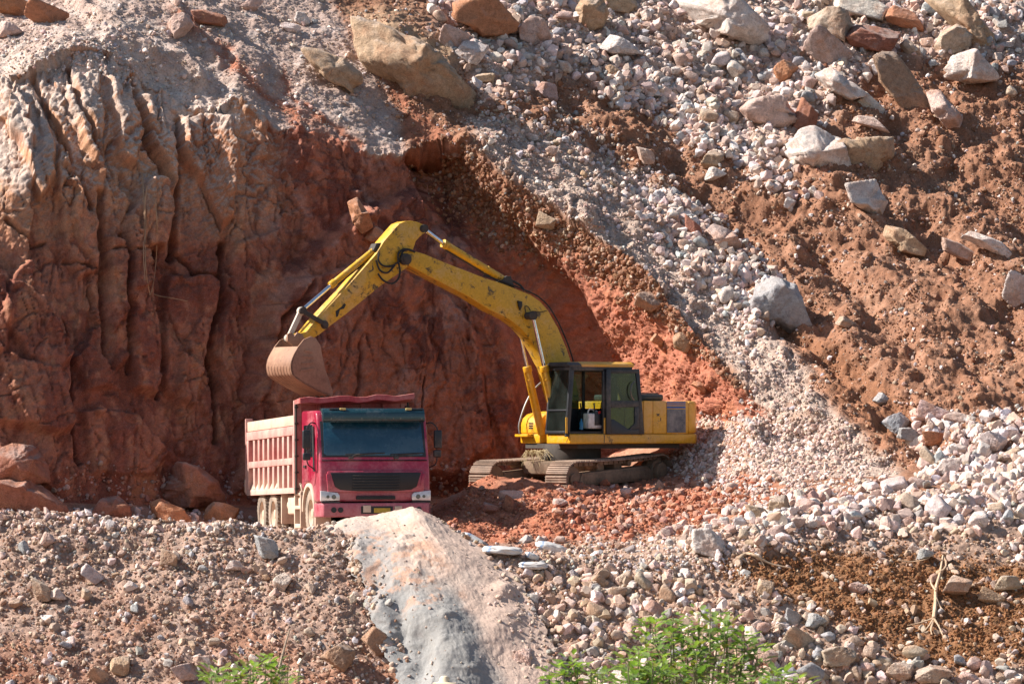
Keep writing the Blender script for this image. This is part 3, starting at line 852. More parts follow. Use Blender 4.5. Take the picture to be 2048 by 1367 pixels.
        MB().boxp(*sorted((s * 1.16, s * .7)), 2.2, 2.62, .70, .90).build('battery_box', M_CREAM, T, .02)
        MB().boxp(*sorted((s * 1.2, s * .6)), 4.28, 4.36, .30, .96).build('mud_flap', M_CREAM, T, .01)
        MB().tube(spline([(s * 1.15, 2.2, .98), (s * 1.17, 2.25, 1.15), (s * 1.15, 2.6, 1.16), (s * 1.13, 2.7, .96)], 10), .03, 7).build('air_pipe', M_CREAM, T)
        MB().cyl((s * .95, 3.8, .72), (s * .95, 4.2, .72), .15, n=16).build('air_cylinder', M_CREAM, T, .02)
    # dump body
    y0, y1, zb, zt = 2.42, 8.0, .99, 2.66
    body = MB()
    body.boxp(-1.17, 1.17, y0, y1, zb, zb + .10)
    for s in (-1, 1): body.boxp(*sorted((s * 1.17, s * 1.12)), y0, y1, zb + .10, zt - .02)
    B = body.build('dump_body', M_RED_BODY, T, .01)
    MB().boxp(-1.2, 1.2, y1, y1 + .06, zb, zt - .12).build('tailgate', M_RED_BODY, B, .01)
    for s in (-1, 1):
        xo = s * 1.285; xi = s * 1.171
        X = lambda a, b_: sorted((a, b_))
        f = MB()
        f.boxp(*X(xi, xo), y0 + .02, y1, zb - .02, zb + .11)
        f.boxp(*X(xi, xo - s * .008), y0 + .24, y1 - .24, 1.61, 1.76)
        f.boxp(*X(xi, xo), y0 + .02, y1, 2.26, 2.46)
        f.boxp(*X(xi, xo), y1 - .24, y1 + .02, zb + .11, 2.26)
        f.boxp(*X(xi, xo), y0 + .02, y0 + .24, zb + .11, 2.26)
        f.build('side_frame', M_RIB, B, .012)
        n = 9
        L = (y1 - .24) - (y0 + .24)
        for k in range(1, n):
            yy = y0 + .24 + L * k / n
            MB().boxp(*X(xi, xo - s * .02), yy - .10, yy + .10, zb + .11, 1.61).boxp(*X(xi, xo - s * .02), yy - .10, yy + .10, 1.76, 2.26).build('side_rib', M_RIB, B, .012)
        MB().prism([(xi, zb + .11), (xo - s * .03, zb + .11), (xi, zb + .30)], 'y', y0 + 2.2, y1 - .3).build('spilled_dirt', M_CREAM, B)
        MB().boxp(*X(xi - s * .02, xo - s * .035), y0 + .2, y1 + .05, 2.475, 2.70).build('side_board', M_CREAM, B, .01)
        MB().boxp(*X(xi - s * .05, xo + s * .01), y1 + .03, y1 + .09, 1.0, 2.78).build('tail_post', M_RIB, B, .01)
        MB().boxp(*X(xi, xo + s * .02), y1 + .09, y1 + .15, 1.05, 1.35).build('tailgate_hook', M_CREAM, B, .01)
        MB().boxp(*X(s * 1.13, s * 1.30), y0 - .06, y0 + .02, zb - .02, 3.02).build('front_post', M_RIB, B, .012)
        pi = MB().tube([(s * 1.27, y0 - .13, .95), (s * 1.27, y0 - .13, 2.98)], .025, 8)
        for k in range(6): pi.boxp(*X(s * 1.22, s * 1.30), y0 - .17, y0 - .06, 1.05 + k * .36, 1.09 + k * .36)
        pi.build('grease_pipe', M_DARK, B)
    MB().boxp(-1.13, 1.13, y0 - .03, y0 + .02, zb, 3.0).build('headboard', M_RED_BODY, B, .008)
    hb = MB()
    for x in (-.75, -.25, .25, .75): hb.boxp(x - .05, x + .05, y0 - .10, y0 - .031, 1.1, 2.95)
    hb.boxp(-1.12, 1.12, y0 - .11, y0 - .031, 2.3, 2.42)
    hb.build('headboard_stiffener', M_RED_BODY, B, .01)
    # canopy lip over the cab, dented
    c = MB()
    n = 12
    top = []; bot = []
    rnd = random.Random(4)
    rows = []
    for i in range(n + 1):
        x = -1.29 + 2.58 * i / n
        dz = .075 * (i / n) + .02 * math.sin(i * 1.7) + rnd.uniform(-.012, .012)
        rows.append([(x, y0 + .02, 3.02 + dz * .3), (x, 1.78, 3.06 + dz), (x, 1.72, 3.05 + dz), (x, 1.72, 2.945 + dz + rnd.uniform(-.015, .01)), (x, 1.76, 2.945 + dz), (x, y0 + .02, 2.93 + dz * .3)])
    V = [[c._v(p) for p in r_] for r_ in rows]
    for A, Bq in zip(V[:-1], V[1:]):
        for k in range(6): c.face([A[k], A[(k + 1) % 6], Bq[(k + 1) % 6], Bq[k]])
    c.face(V[0]); c.face(V[-1][::-1])
    c.build('canopy', M_RED_BODY, B, 0)
    MB().cyl((0, y0 - .2, 1.0), (0, y0 - .2, 2.6), .13, .11, 16).build('tipping_ram', M_DARK, T)
    load = MB()
    return T
build_truck()
# ------------------------------------------------------------------ excavator
EX_O = Vector((1.42, 87.5, .70)); EX_A = R(33)
_f = Vector((-math.cos(EX_A), -math.sin(EX_A))); _l = Vector((math.sin(EX_A), -math.cos(EX_A)))
def ex(px_, py_, y):
    """(x, z) in the machine's own frame of the point seen at a photo pixel in the plane y = const"""
    k = (px_ - 1024) / FPX
    x = (k * (EX_O.y + y * _l.y) - EX_O.x - y * _l.x) / (_f.x - k * _f.y)
    Y = EX_O.y + x * _f.y + y * _l.y
    return (x, EYE - (py_ - HY) * Y / FPX - EX_O.z)
def ex3(px_, py_, y):
    x, z = ex(px_, py_, y)
    return Vector((x, y, z))

def build_excavator():
    E = empty('excavator', EX_O, Euler((0, 0, R(180 + 33))))
    tag(E, 'yellow tracked excavator holding its bucket over the red dump truck', 'excavator')
    # ---------------- undercarriage
    U = Matrix.Rotation(R(19), 4, 'Z') @ Matrix.Rotation(R(2.5), 4, 'Y')
    m = MB(U); m.boxp(-.9, .9, -.75, .75, .50, .80).boxp(-.5, -.2, -1.1, 1.1, .42, .70).boxp(.2, .5, -1.1, 1.1, .42, .70)
    m.build('undercarriage_frame', M_FRAME, E, .03)
    MB().cyl((0, 0, .78), (0, 0, 1.16), .68, .66, 32).build('swing_ring', M_DARK, E, .02)
    for s in (1, -1):
        yc = s * 1.12; Rr = .36; half = 1.68; w = .30
        tr = MB(U)
        cz = .43
        per = 4 * half + 2 * math.pi * Rr
        ns = 46
        for k in range(ns):
            d = per * k / ns
            if d < 2 * half: x, z, a = -half + d, cz + Rr - .03 * math.sin(math.pi * d / (2 * half)), 0
            elif d < 2 * half + math.pi * Rr:
                t = (d - 2 * half) / Rr; x, z, a = half + Rr * math.sin(t), cz + Rr * math.cos(t), t
            elif d < 4 * half + math.pi * Rr: x, z, a = half - (d - 2 * half - math.pi * Rr), cz - Rr, math.pi
            else:
                t = (d - 4 * half - math.pi * Rr) / Rr; x, z, a = -half - Rr * math.sin(t), cz - Rr * math.cos(t), math.pi + t
            rot = Euler((0, a, 0)); up = Vector((math.sin(a), 0, math.cos(a))); fw = Vector((math.cos(a), 0, -math.sin(a)))
            tr.box(Vector((x, yc, z)) + up * .04, (per / ns * .93, w * 2, .03), rot)
            for q in (-.055, 0, .055):
                tr.box(Vector((x, yc, z)) + up * .066 + fw * q, (.014, w * 2, .024), rot)
            tr.box(Vector((x, yc, z)) - up * .02, (per / ns * .8, .18, .08), rot)
        track = tr.build('track', M_TRACK, E)
        sf = MB(U)
        sf.prism([(-1.35, .26), (1.40, .26), (1.45, .36), (1.35, .56), (-1.2, .60), (-1.35, .5)], 'y', yc - .2, yc + .2)
        sf.boxp(-1.25, 1.30, yc + s * .2 - .02, yc + s * .2 + .02, .30, .52)
        sf.build('track_frame', M_FRAME, E, .02)
        MB(U).cyl((1.68, yc - .17, cz), (1.68, yc + .17, cz), .31, n=26).cyl((1.68, yc + s * .17, cz), (1.68, yc + s * .22, cz), .14, n=18).build('idler', M_FRAME, E, .02)
        sp = MB(U).cyl((-1.68, yc - .16, cz), (-1.68, yc + .16, cz), .29, n=26).cyl((-1.68, yc + s * .16, cz), (-1.68, yc + s * .29, cz), .22, n=24).cyl((-1.68, yc + s * .29, cz), (-1.68, yc + s * .31, cz), .15, n=24)
        for k in range(14):
            a = 2 * math.pi * k / 14
            sp.box((-1.68 + .31 * math.cos(a), yc, cz + .31 * math.sin(a)), (.07, .07, .05), Euler((0, -a, 0)))
        sp.build('sprocket', M_FRAME, E, .01)
        for x in (-.55, .65): MB(U).cyl((x, yc - .16, cz + Rr - .09), (x, yc + .16, cz + Rr - .09), .075, n=14).build('carrier_roller', M_FRAME, E)
        for k in range(7): MB(U).cyl((-1.15 + k * .385, yc - .17, .17), (-1.15 + k * .385, yc + .17, .17), .10, n=14).build('track_roller', M_FRAME, E)
    # ---------------- upper structure
    tail = [(-2.25, 1.3), (-2.66, 1.24), (-2.86, 1.02), (-2.97, .5), (-3.0, 0), (-2.97, -.5), (-2.86, -1.02), (-2.66, -1.24), (-2.25, -1.3)]
    dk = MB().prism([(.94, 1.3)] + tail + [(.62, -1.3), (.62, -.45), (.32, -.45), (.32, .3), (.94, .3)], 'z', 1.17, 1.40)
    deck = dk.build('deck', M_YEL, E, .035, 3)
    MB().boxp(-2.3, .6, -1.1, 1.1, 1.06, 1.168).build('belly_plate', M_DARK, E)
    MB().boxp(-.02, -.005, 1.301, 1.306, 1.19, 1.385).build('deck_seam', M_CABFRAME, deck)
    eh = MB().boxp(-1.13, -.62, -1.28, 1.285, 1.405, 2.165).build('side_panel', M_YEL, E, .025, 3)
    pn2 = MB().boxp(-1.40, -1.135, -1.28, 1.292, 1.405, 2.175).build('side_panel', M_YEL, E, .02, 3)
    pn3 = MB().boxp(-1.785, -1.405, -1.28, 1.292, 1.405, 2.175).build('engine_door', M_YEL, E, .02, 3)
    for z, w_ in ((1.86, .11), (1.82, .10), (1.765, .02)):
        MB().boxp(-1.60 - (.03 if w_ < .05 else 0), -1.60 + w_ - (.03 if w_ < .05 else 0), 1.294, 1.298, z - (.06 if w_ < .05 else 0), z + .012).build('painted_mark', M_CABFRAME, pn3)
    MB().cyl((-1.545, 1.292, 1.85), (-1.545, 1.30, 1.85), .022, n=10).build('latch', M_CABFRAME, pn3)
    pn4 = MB().boxp(-2.42, -1.79, -1.28, 1.285, 1.405, 2.165).build('vent_panel', M_YEL, E, .02, 3)
    vt = MB().boxp(-2.34, -1.80, 1.286, 1.30, 1.43, 1.98).build('vent', M_VENT, pn4, .004)
    for k in range(14): MB().boxp(-2.33, -1.81, 1.3005, 1.308, 1.445 + k * .038, 1.462 + k * .038).build('louvre', M_VENT, vt)
    for z0, z1 in ((2.0, 2.05), (2.075, 2.10), (2.12, 2.155)): MB().boxp(-2.34, -1.80, 1.2855, 1.291, z0, z1).build('blue_stripe', M_BLUE, pn4)
    MB().prism([(-2.425, 1.28)] + [(x * 1.0, y * .985) for x, y in tail[1:-1]] + [(-2.425, -1.28)], 'z', 1.405, 2.17).build('counterweight', M_YEL, E, .07, 4)
    MB().boxp(-2.1, -1.2, -.9, .75, 2.18, 2.33).build('engine_hood', plain_mat('hood_grey', (.045, .05, .055), .5), E, .05, 3)
    hr = MB()
    for y in (.78, -.2): hr.tube(spline([(-1.10, y, 2.17), (-1.10, y, 2.30), (-1.18, y, 2.345), (-1.9, y, 2.345)], 12), .016, 6)
    hr.build('hood_rail', M_CABFRAME, E)
    MB().cyl((-1.5, -.7, 2.3), (-1.5, -.7, 2.75), .06, n=14).build('exhaust_pipe', M_DARK, E)
    # right hand side: tank and tool box with a rounded nose
    MB().boxp(-.60, .08, -1.28, -.46, 1.405, 1.93).build('fuel_tank', M_YEL, E, .05, 3)
    tb = MB().prism([(.62, 1.405), (.62, 1.62), (.57, 1.76), (.45, 1.86), (.30, 1.90), (.085, 1.90), (.085, 1.405)], 'y', -1.28, -.47).build('tool_box', M_YEL, E, .03, 3)
    for k in range(3): MB().boxp(.621, .628, -.92, -.74, 1.52 + k * .055, 1.55 + k * .055).build('vent_slot', M_GRILLE, tb)
    MB().box((.68, -1.0, 1.36), (.22, .55, .06)).build('foot_step', M_YEL, E, .01)
    MB().tube(spline([ex3(1039, 866, -1.1), ex3(1038, 848, -1.1), ex3(1048, 815, -1.1), ex3(1061, 788, -1.1), ex3(1078, 768, -1.05), ex3(1092, 758, -1.0)], 18), .020, 7).build('hand_rail', plain_mat('rail_grey', (.22, .22, .22), .4), E)
    # ---------------- cab
    yl, yr = 1.27, .33
    def lp(pts, y=yl, t=.07): return [ex(a, b_, y) for a, b_ in pts]
    cf = MB()
    for pts in ([(1132, 868), (1140, 868), (1149, 737), (1141, 737)], [(1141, 730), (1266, 731), (1264, 741), (1141, 741)], [(1206, 868), (1215, 868), (1215, 741), (1206, 741)],
                [(1132, 868.4), (1289, 868.4), (1289, 873), (1132, 873)], [(1262, 741), (1270, 741), (1284, 800), (1284, 868), (1276, 868), (1276, 802)], [(1215, 800), (1276, 800), (1276, 812), (1215, 812)]):
        cf.prism(lp(pts), 'y', yl - .07, yl)
    # the same posts on the boom side
    zb_, zt_ = ex(1137, 868, yl)[1], ex(1142, 733, yl)[1]
    xf0, xf1 = ex(1135, 868, yl)[0], ex(1143, 737, yl)[0]
    xr0 = ex(1284, 868, yl)[0]; xr1 = ex(1266, 737, yl)[0]
    for a, b_ in (((xf0 - .07, xf0), (xf1 - .07, xf1)), ((xr0, xr0 + .07), (xr1, xr1 + .07)), ((-.1, -.03), (-.1, -.03))):
        cf.prism([(a[0], zb_), (a[1], zb_), (b_[1], zt_), (b_[0], zt_)], 'y', yr, yr + .06)
    cf.boxp(xr0, xf0, yr, yr + .05, 1.405, 1.50)
    cf.boxp(xr1, xf1, yr, yr + .05, zt_ - .10, zt_)
    cf.boxp(xr0 + .0, xr0 + .05, yr + .06, yl - .07, 1.405, 2.15)
    zm = ex(1100, 820, .8)[1]
    tm = (zm - zb_) / (zt_ - zb_); xm = xf0 + (xf1 - xf0) * tm
    cf.boxp(xm - .03, xm + .012, yr + .06, yl - .07, zm - .02, zm + .02)
    cf.boxp(xf0 - .06, xf0 + .005, yr, yl, 1.405, 1.47)
    cf.boxp(xf1 - .06, xf1 + .01, yr, yl, zt_ - .08, zt_)
    cab = cf.build('cab_frame', M_CABFRAME, E, .012)
    for pts in ([(1130.5, 834), (1134.5, 834), (1134.5, 866), (1130.5, 866)], [(1207, 835), (1213, 835), (1213, 866), (1207, 866)]):
        MB().prism(lp(pts), 'y', yl + .003, yl + .02).build('pillar_plate', M_YEL, cab, .005)
    ro = MB(); zr = zt_
    prof = [(yr - .02, zr), (yr - .02, zr + .07), (yr + .10, zr + .125), (yl - .12, zr + .125), (yl + .01, zr + .07), (yl + .01, zr)]
    ro.prism(prof, 'x', xr1 - .03, xf1 - .28).build('roof', M_YEL, cab, .02, 3)
    MB().prism([(p[0], p[1] - .012 if p[1] > zr + .01 else p[1]) for p in prof], 'x', xf1 - .278, xf1 + .06).build('roof_front', M_CABFRAME, cab, .02, 3)
    MB().boxp(xr0 + .05, xf0 - .07, yr + .06, yl - .07, 1.405, 1.46).build('cab_floor', M_DARK, cab)
    MB().boxp(xr0 + .06, -.12, yl - .069, yl - .03, 1.46, 2.02).build('lower_side_panel', M_YEL, cab, .01)
    # glazing
    def fx(z, o=0): return xf0 + (xf1 - xf0) * (z - zb_) / (zt_ - zb_) + o
    for z0, z1 in ((1.47, zm - .02), (zm + .02, zt_ - .08)):
        MB().slab([(fx(z0, -.02), yr + .06, z0), (fx(z0, -.02), yl - .07, z0), (fx(z1, -.02), yl - .07, z1), (fx(z1, -.02), yr + .06, z1)], .008).build('front_window', M_GLASS, cab)
    MB().slab([(xr0 + .07, yr + .02, 2.0), (xf0 - .1, yr + .02, 2.0), (xf1 - .08, yr + .02, zt_ - .1), (xr1 + .07, yr + .02, zt_ - .1)], .008).build('side_window', M_GLASS, cab)
    MB().boxp(xr0 + .02, xf0 - .07, yr + .01, yr + .04, 1.5, 1.995).build('boom_side_panel', M_CABFRAME, cab)
    MB().slab([(xr0 + .02, yr + .06, 2.15), (xr0 + .02, yl - .07, 2.15), (xr1 + .02, yl - .07, zt_ - .08), (xr1 + .02, yr + .06, zt_ - .08)], .008).build('rear_window', M_GLASS, cab)
    # the door, folded back flat along the cab's side
    yd = 1.335
    d = MB()
    for pts in ([(1213, 738), (1222, 738), (1222, 868), (1213, 868)], [(1222, 738), (1279, 738), (1279.5, 746), (1222, 746)], [(1272, 746), (1279.5, 746), (1289, 868), (1279, 868), (1278, 800)],
                [(1222, 801), (1278, 801), (1278, 813), (1222, 815)], [(1222, 838), (1228, 838), (1258, 858), (1279, 858), (1279, 868), (1222, 868)], [(1270, 813), (1278, 813), (1279, 858), (1258, 858), (1270, 846)]):
        d.prism([ex(a, b_, yd) for a, b_ in pts], 'y', yd - .05, yd)
    door = d.build('door', M_CABFRAME, E, .008)
    for pts in ([(1222, 746), (1272, 746), (1278, 801), (1222, 801)], [(1222, 815), (1270, 813), (1270, 846), (1258, 858), (1228, 838), (1222, 838)]):
        MB().prism([ex(a, b_, yd - .02) for a, b_ in pts], 'y', yd - .03, yd - .022).build('window', M_GLASS, door)
    MB().tube(spline([ex3(1268, 800, yd + .04), ex3(1262, 788, yd + .05), ex3(1263, 770, yd + .05), ex3(1270, 762, yd + .04)], 10), .016, 6).build('handle', M_LAMPDARK, door)
    # inside the cab
    st = MB().boxp(-.55, -.05, .58, 1.05, 1.62, 1.78).box((-.50, .81, 2.15), (.14, .46, .75), Euler((0, R(-8), 0))).box((-.56, .81, 2.62), (.10, .26, .2)).boxp(-.45, -.15, .7, .95, 1.45, 1.62)
    st.build('seat', M_GRILLE, cab, .04, 3)
    cn = MB()
    for y in (.52, 1.08): cn.boxp(-.5, .15, y - .07, y + .07, 1.6, 1.92).cyl((.1, y, 1.9), (.13, y, 2.12), .018, n=8)
    cn.build('control_console', M_CABFRAME, cab, .02)
    # ---------------- boom
    def P2(pts, y): return [ex(a, b_, y) for a, b_ in pts]
    boom_o = [(826, 501), (850, 508), (900, 529), (965, 554), (1006, 567), (1061, 589), (1080, 602), (1096, 620), (1116, 655), (1134, 698), (1146, 735), (1158, 790), (1158, 835), (1140, 850), (1122, 838),
              (1108, 790), (1092, 735), (1076, 703), (1058, 674), (1040, 654), (1018, 638), (979, 619), (937, 593), (869, 558), (818, 531), (812, 520), (816, 507)]
    bo = MB().prism(P2(boom_o, .21), 'y', -.21, .21).build('boom', M_YELARM, E, .018, 2)
    top = [(828, 500), (850, 506.5), (900, 527.5), (965, 552.5), (1006, 565.5), (1061, 587.5), (1081, 600), (1098, 618), (1118, 653), (1136, 696), (1147, 732)]
    rl = MB()
    for y in (.15, -.02): rl.tube(spline([ex3(a + 2, b_ - 2, y) for a, b_ in top[3:]], 30), .018, 6)
    rl.build('boom_pipe', M_HOSE, bo)
    MB().cyl(ex3(814, 518, .33), ex3(814, 518, .33) - Vector((0, .66, 0)), .13, n=20).cyl(ex3(814, 518, .36), ex3(814, 518, .36) - Vector((0, .72, 0)), .08, n=16).build('boom_pin', M_DARK, bo, .01)
    MB().cyl(ex3(1065, 631, .44), ex3(1065, 631, .44) - Vector((0, .9, 0)), .085, n=18).build('boom_pin', M_DARK, bo, .01)
    bx = MB()
    for pts in ([(1000, 566), (1012, 552), (1022, 552), (1030, 575)],): bx.prism(P2(pts, .12), 'y', -.12, .12)
    bx.build('cylinder_bracket', M_DARK, bo, .01)
    MB().prism(P2([(1034, 601), (1043, 603), (1043, 612), (1039, 621), (1036, 612)], .22), 'y', .211, .26).build('work_lamp', M_HOSE, bo, .008)
    MB().tube(spline([ex3(1052, 627, .24), ex3(1050, 613, .24), ex3(1056, 613, .24), ex3(1061, 621, .24)], 10), .011, 6).build('lamp_wire', M_HOSE, bo)
    MB().tube(spline([ex3(1052, 628, .23), ex3(1066, 622, .22), ex3(1080, 624, .22), ex3(1094, 621, .22)], 12), .008, 5).build('lamp_wire', M_HOSE, bo)
    bk = MB().boxp(.05, .50, -.40, -.215, 1.405, 1.93).boxp(.05, .50, .215, .31, 1.405, 1.93)
    bk.build('boom_mount', M_YEL, E, .03)
    # boom rams, one on each side
    a_ = ex3(1065, 631, .36); b_ = ex3(1088.5, 735, .36); cdir = (b_ - a_).normalized()
    c_ = b_ + cdir * 1.62
    for s in (0, 1):
        off = Vector((0, -.72 * s, 0))
        br = MB().cyl(b_ + off, c_ + off, .085, n=20).cyl(b_ + off - cdir * .04, b_ + off + cdir * .09, .105, n=20).cyl(b_ + off + cdir * .26, b_ + off + cdir * .30, .095, n=20)
        ram = br.build('boom_ram', M_YEL, E, .006)
        MB().cyl(a_ + off, b_ + off, .045, n=14).build('rod', M_CHROME, ram)
        MB().cyl(a_ + off + Vector((0, .07, 0)), a_ + off - Vector((0, .07, 0)), .10, n=16).build('rod_eye', M_DARK, ram)
        MB().tube([b_ + off + cdir * .12 + Vector((.11, 0, 0)), c_ + off + Vector((.11, 0, 0))], .016, 6).build('ram_pipe', M_YEL, ram)
    # ---------------- stick
    arm_o = [(790, 457), (799, 447), (811, 442), (823, 441.5), (836, 444), (847, 449), (852, 457), (850, 466), (840, 473), (832, 482), (826, 500), (821, 528), (806, 541), (763, 570), (692, 628), (661, 651),
             (640, 668), (616, 682), (598, 687), (588, 680), (588, 671), (597, 667), (612, 664), (635, 636), (687, 581), (753, 507), (768, 482)]
    ar = MB().prism(P2(arm_o, .19), 'y', -.19, .19).build('stick', M_YELARM, E, .016, 2)
    for p, r_ in (((847, 457), .09), ((757, 493), .08), ((650, 649), .10), ((592, 676), .09)):
        hw = .10 if p[0] == 757 else .21
        c0 = ex3(p[0], p[1], hw)
        MB().cyl(c0, c0 - Vector((0, 2 * hw, 0)), r_, n=18).cyl(c0 + Vector((0, .03, 0)), c0 - Vector((0, 2 * hw + .03, 0)), r_ * .6, n=14).build('stick_pin', M_DARK, ar, .008)
    MB().prism(P2([(753, 506), (763, 485), (752, 487), (746, 500)], .1), 'y', -.12, .12).build('ram_bracket', M_DARK, ar, .008)
    MB().prism(P2([(671, 622), (683, 613), (688, 606), (692, 609), (688, 617), (680, 619), (676, 632), (672, 634)], .19), 'y', .191, .194).build('oil_stain', M_HOSE, ar)
    for pts in ([(758, 505), (757, 520), (766, 531), (782, 532), (800, 522)], [(756, 547), (766, 560), (783, 567), (796, 558), (800, 540), (796, 520), (798, 505), (810, 498), (828, 503)], [(752, 520), (760, 540), (775, 545), (790, 530)], [(802, 512), (806, 503), (818, 499), (830, 504)]):
        MB().tube(spline([ex3(a, b2, .25) for a, b2 in pts], 24), .022, 7).build('hose', M_HOSE, ar)
    MB().tube(spline([ex3(1012, 553, .05), ex3(1026, 562, .05), ex3(1040, 570, .05), ex3(1048, 581, .1)], 14), .028, 7).build('hose', M_HOSE, bo)
    # stick ram
    def ram(p0, p1, p2, y, rb, rr, name):
        a, b2, c = ex3(*p0, y), ex3(*p1, y), ex3(*p2, y)
        d_ = (b2 - a).normalized()
        o = MB().cyl(a, b2, rb, n=20).cyl(b2 - d_ * .12, b2 + d_ * .02, rb * 1.22, n=20).cyl(a, a + d_ * .1, rb * 1.15, n=20).cyl(a + d_ * .62, a + d_ * .66, rb * 1.1, n=20).build(name, M_YELARM, E, .006)
        MB().cyl(b2, c, rr, n=14).build('rod', M_CHROME, o)
        MB().cyl(c + Vector((0, .07, 0)), c - Vector((0, .07, 0)), rr * 2, n=16).build('rod_eye', M_DARK, o)
        side = d_.cross(Vector((0, 1, 0))) * rb * 1.3
        MB().tube([a + d_ * .1 - side, b2 - d_ * .1 - side], .016, 6).build('ram_pipe', M_HOSE, o)
        return o
    ram((1016, 564), (887, 487), (847, 457), 0.0, .085, .048, 'stick_ram')
    ram((757, 493), (662, 570), (604, 620), 0.0, .072, .042, 'bucket_ram')
    # linkage
    def link(p0, p1, y, w, t, mat, name='bucket_link'):
        a, b2 = ex3(*p0, y), ex3(*p1, y)
        d_ = b2 - a; L = d_.length; ang = math.atan2(-d_.z, d_.x)
        o = MB().box((a + b2) / 2, (L, t, w), Euler((0, ang, 0)))
        for q in (a, b2): o.cyl(q + Vector((0, t * .7, 0)), q - Vector((0, t * .7, 0)), w * .75, n=16)
        return o.build(name, mat, E, .01)
    for y in (.24, -.24): link((604, 621), (650, 648), y, .10, .05, M_DARK)
    M_LINK = paint_mat('link_steel', (.45, .38, .30), (.60, .52, .43), .6, .6)
    for y in (.10, -.14): link((602, 622), (577, 676), y, .12, .07, M_LINK)
    # ---------------- bucket
    yw = .56
    out = [(582, 668), (592, 664), (604, 668), (616, 671), (625, 674), (641, 690), (650, 730), (667, 783), (664, 790), (655, 790), (640, 784), (612, 769), (588, 752), (582, 735), (585, 712), (596, 692), (586, 688)]
    sh = MB()
    # curved back and floor, as a shell; cheeks on both sides
    back = [(586, 686), (597, 692), (586, 712), (581.5, 728), (582.5, 742), (588, 753), (612, 769), (640, 784), (664, 793)]
    bp = spline([Vector((*ex(a, b2, yw), 0)) for a, b2 in back[1:]], 22)
    pts = [(q.x, q.y) for q in bp]
    cen = ex(640, 720, yw)
    inn = [(x + (cen[0] - x) * .07, z + (cen[1] - z) * .07) for x, z in pts]
    sh.prism(pts + inn[::-1], 'y', -yw, yw)
    bu = sh.build('bucket', M_BUCKET, E, .008)
    cheek = [ex(a, b2, yw) for a, b2 in [(597, 692), (608, 678), (622, 672), (632, 676), (641, 690), (645, 712), (650, 735), (667, 785)]]
    for y in (yw - .03, -yw):
        MB().prism([pts[0]] + cheek[1:] + [q for q in pts[::-1][:-1]], 'y', y + .004 if y < 0 else y, (y + .034) if y < 0 else y + .03).build('cheek', M_BUCKET, bu, .006)
    for k in range(5):
        a, b2 = [(600, 742), (603, 728), (606, 714), (609, 702), (0, 0)][k], [(628, 738), (628, 726), (626, 715), (624, 705), (0, 0)][k]
        if k < 4: MB().slab([ex3(a[0], a[1], yw + .001), ex3(b2[0], b2[1], yw + .001), ex3(b2[0], b2[1] - 3, yw + .001), ex3(a[0], a[1] - 3, yw + .001)], .02).build('wear_strip', M_BUCKET, bu)
    for k in range(8):
        y = -yw + .09 + k * (2 * yw - .18) / 7
        seg_ = [(x * 1.0 + (x - cen[0]) * .012, z + (z - cen[1]) * .012) for x, z in pts[7:17]]
        MB().prism(seg_ + [(x + (cen[0] - x) * .03, z + (cen[1] - z) * .03) for x, z in pts[7:17]][::-1], 'y', y - .03, y + .03).build('wear_bar', M_BUCKET, bu, .005)
    for y in (.24, -.20):
        e_ = [ex(a, b2, y) for a, b2 in [(574, 668), (582, 664), (588, 672), (594, 664), (604, 668), (610, 682), (601, 700), (585, 715), (580, 708), (586, 692), (574, 682)]]
        MB().prism(e_, 'y', y - .03, y + .03).build('bucket_ear', M_BUCKET, bu, .008)
    for k in range(5):
        y = -yw + .1 + k * (2 * yw - .2) / 4
        t0 = Vector((pts[-1][0], y, pts[-1][1])); dd = (Vector((pts[-1][0], 0, pts[-1][1])) - Vector((pts[-3][0], 0, pts[-3][1]))).normalized()
        MB().cyl(t0 - dd * .08, t0 + dd * .16, .06, .02, 8).build('tooth', M_DARK, bu)
    tag(E)
    return E
EXC = build_excavator()
# ------------------------------------------------------------------ stones
def surface_index():
    ok = np.nonzero((MSK['face'] > .02) & (px > -60) & (px < 2110) & (py > -80) & (py < 1440) & (F[:, 1] > 66))[0]
    bx = ((px[ok] + 60) / 3).astype(np.int64); by = ((py[ok] + 80) / 3).astype(np.int64)
    key = by * 800 + bx
    o = np.lexsort((F[ok, 1], key))
    k2, first = np.unique(key[o], return_index=True)
    tab = np.full(800 * 520, -1, np.int64)
    tab[k2] = ok[o[first]]
    return tab
TAB = surface_index()
def surf(px_, py_):
    """the ground point the photo shows at a pixel, with its normal"""
    bx, by = int((px_ + 60) / 3), int((py_ + 80) / 3)
    for r_ in range(0, 9):
        best = -1
        for dy in range(-r_, r_ + 1):
            for dx in range(-r_, r_ + 1):
                if max(abs(dx), abs(dy)) != r_: continue
                i = (by + dy) * 800 + bx + dx
                if 0 <= i < len(TAB) and TAB[i] >= 0 and (best < 0 or F[TAB[i], 1] < F[best, 1]): best = TAB[i]
        if best >= 0: return Vector(F[best]), Vector(NF[best])
    return at(px_, py_, 84), Vector((0, -1, 0))

def ico(sub):
    b = bmesh.new(); bmesh.ops.create_icosphere(b, subdivisions=sub, radius=1)
    V = np.array([v.co[:] for v in b.verts]); T = np.array([[v.index for v in f.verts] for f in b.faces]); b.free()
    return V, T

